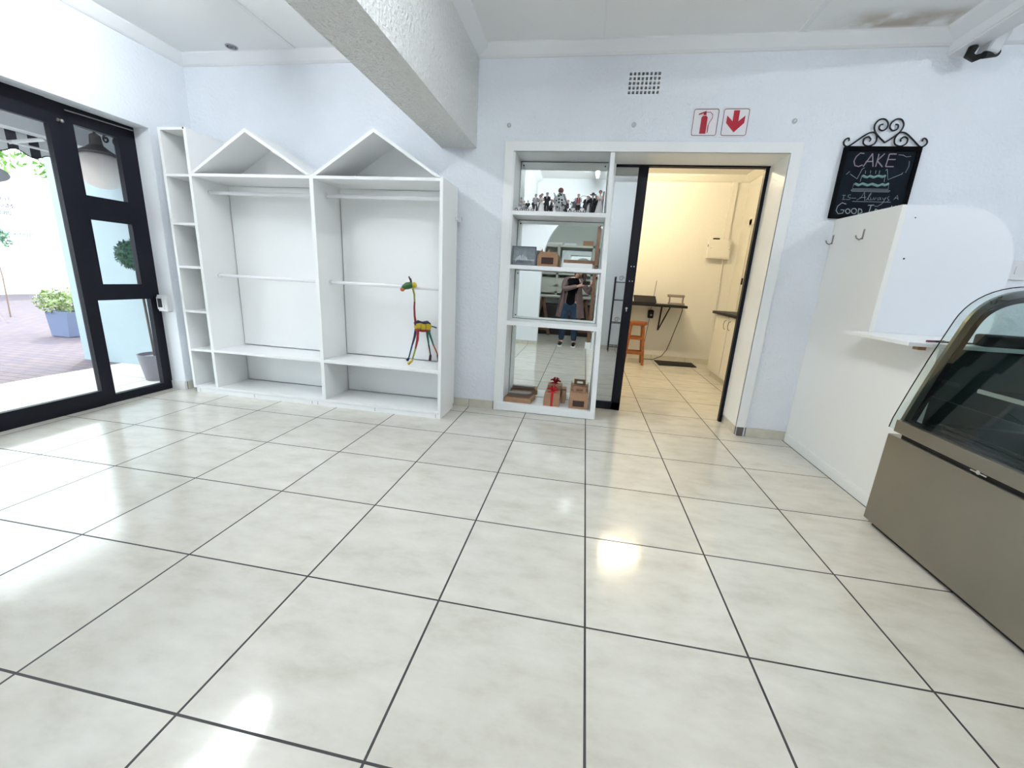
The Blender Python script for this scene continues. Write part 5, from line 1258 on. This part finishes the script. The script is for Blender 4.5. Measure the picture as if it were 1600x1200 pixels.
for s_, x_ in ((-1, -0.52), (1, -0.255)):
    b = MB(); n = 10; rows = []
    for i in range(n + 1):
        z = 1.32 - 0.72 * i / n; w = 0.045 + 0.075 * i / n; xo = x_ + s_ * (0.0 + 0.05 * i / n)
        rows.append([(xo - w + 2 * w * k / 6, -1.53 + 0.022 * math.sin(k * 2.3 + i * .4) + (0.05 * (abs(k - (0 if s_ < 0 else 6)) < 1.5)) * -1.0 - 0.0, z) for k in range(7)])
    v = [p for r_ in rows for p in r_] + [(p[0], p[1] - 0.018, p[2]) for r_ in rows for p in r_]
    fs = []; Q = 7 * (n + 1)
    for i in range(n):
        for k in range(6):
            a = i * 7 + k; fs.append((a, a + 1, a + 8, a + 7)); fs.append((Q + a, Q + a + 7, Q + a + 8, Q + a + 1))
    for i in range(n):
        for k in (0, 6): a = i * 7 + k; fs.append((a, a + 7, Q + a + 7, Q + a))
    for k in range(6): fs.append((k, Q + k, Q + k + 1, k + 1)); a = n * 7 + k; fs.append((a, a + 1, Q + a + 1, Q + a))
    b.add(v, fs); b.sm = True
    put('front_drape', b, CA, cg)
HR = mat('brown_hair', (0.06, 0.035, 0.028), 0.7, bump=0.5, bscale=120)
b = MB(); b.ball((-0.245, -1.555, 1.555), 0.098, 20, 14, (0.95, 1.05, 1.0)); b.tube([(-0.20, -1.62, 1.56), (-0.17, -1.60, 1.46), (-0.16, -1.58, 1.36), (-0.175, -1.57, 1.28)], [0.06, 0.05, 0.04, 0.012], 12); b.tube([(-0.32, -1.63, 1.54), (-0.33, -1.66, 1.42), (-0.33, -1.67, 1.32)], [0.05, 0.04, 0.012], 12)
put('hair', b, HR, ps)
b = MB(); b.ball((-0.27, -1.478, 1.515), 0.052, 16, 12, (0.95, 0.7, 1.3)); b.tube([(-0.275, -1.448, 1.535), (-0.278, -1.432, 1.508), (-0.277, -1.442, 1.502)], [0.008, 0.011, 0.008], 8)
for ex in (-0.345, -0.188): b.ball((ex, -1.53, 1.52), 0.02, 8, 6, (0.5, 0.8, 1.3))
put('face', b, SKIN, ps)
put_split('eye', MB().ball((-0.295, -1.446, 1.535), 0.009, 8, 6).ball((-0.252, -1.446, 1.535), 0.009, 8, 6), mat('eye_white', (0.7, 0.7, 0.7), 0.2), ps)
put('lips', MB().ball((-0.275, -1.446, 1.478), 0.016, 10, 6, (1.1, 0.5, 0.4)), mat('lips', (0.45, 0.10, 0.10), 0.5), ps)
for x_, y_ in ((-0.54, -1.53), (-0.256, -1.51)):
    b = MB(); b.tube([(x_ + 0.005, y_ - 0.09, 0.045), (x_, y_ - 0.03, 0.050), (x_ - 0.006, y_ + 0.05, 0.040), (x_ - 0.01, y_ + 0.11, 0.032)], [0.038, 0.043, 0.038, 0.024], 12)
    sho = put('sneaker', b, BLACK, ps)
    put('sole', MB().prism([(x_ - 0.042, y_ - 0.13), (x_ + 0.045, y_ - 0.13), (x_ + 0.038, y_ + 0.09), (x_ - 0.01, y_ + 0.145), (x_ - 0.055, y_ + 0.09)], 'z', 0.0, 0.022), WPLAST, sho)
t = thing('smartphone', (-0.115, -1.39, 1.27), 'black smartphone held up in both hands, seen in the mirror', 'phone')
put('body', MB().box(-0.190, -0.040, -1.394, -1.386, 1.272, 1.346), BLACK, t, bev=0.004)
put('lens', MB().cyl((-0.165, -1.386, 1.325), (-0.165, -1.384, 1.325), 0.007, n=14).cyl((-0.165, -1.386, 1.30), (-0.165, -1.384, 1.30), 0.007, n=14), mat('lens_glass', (0.02, 0.02, 0.04), 0.05), t)
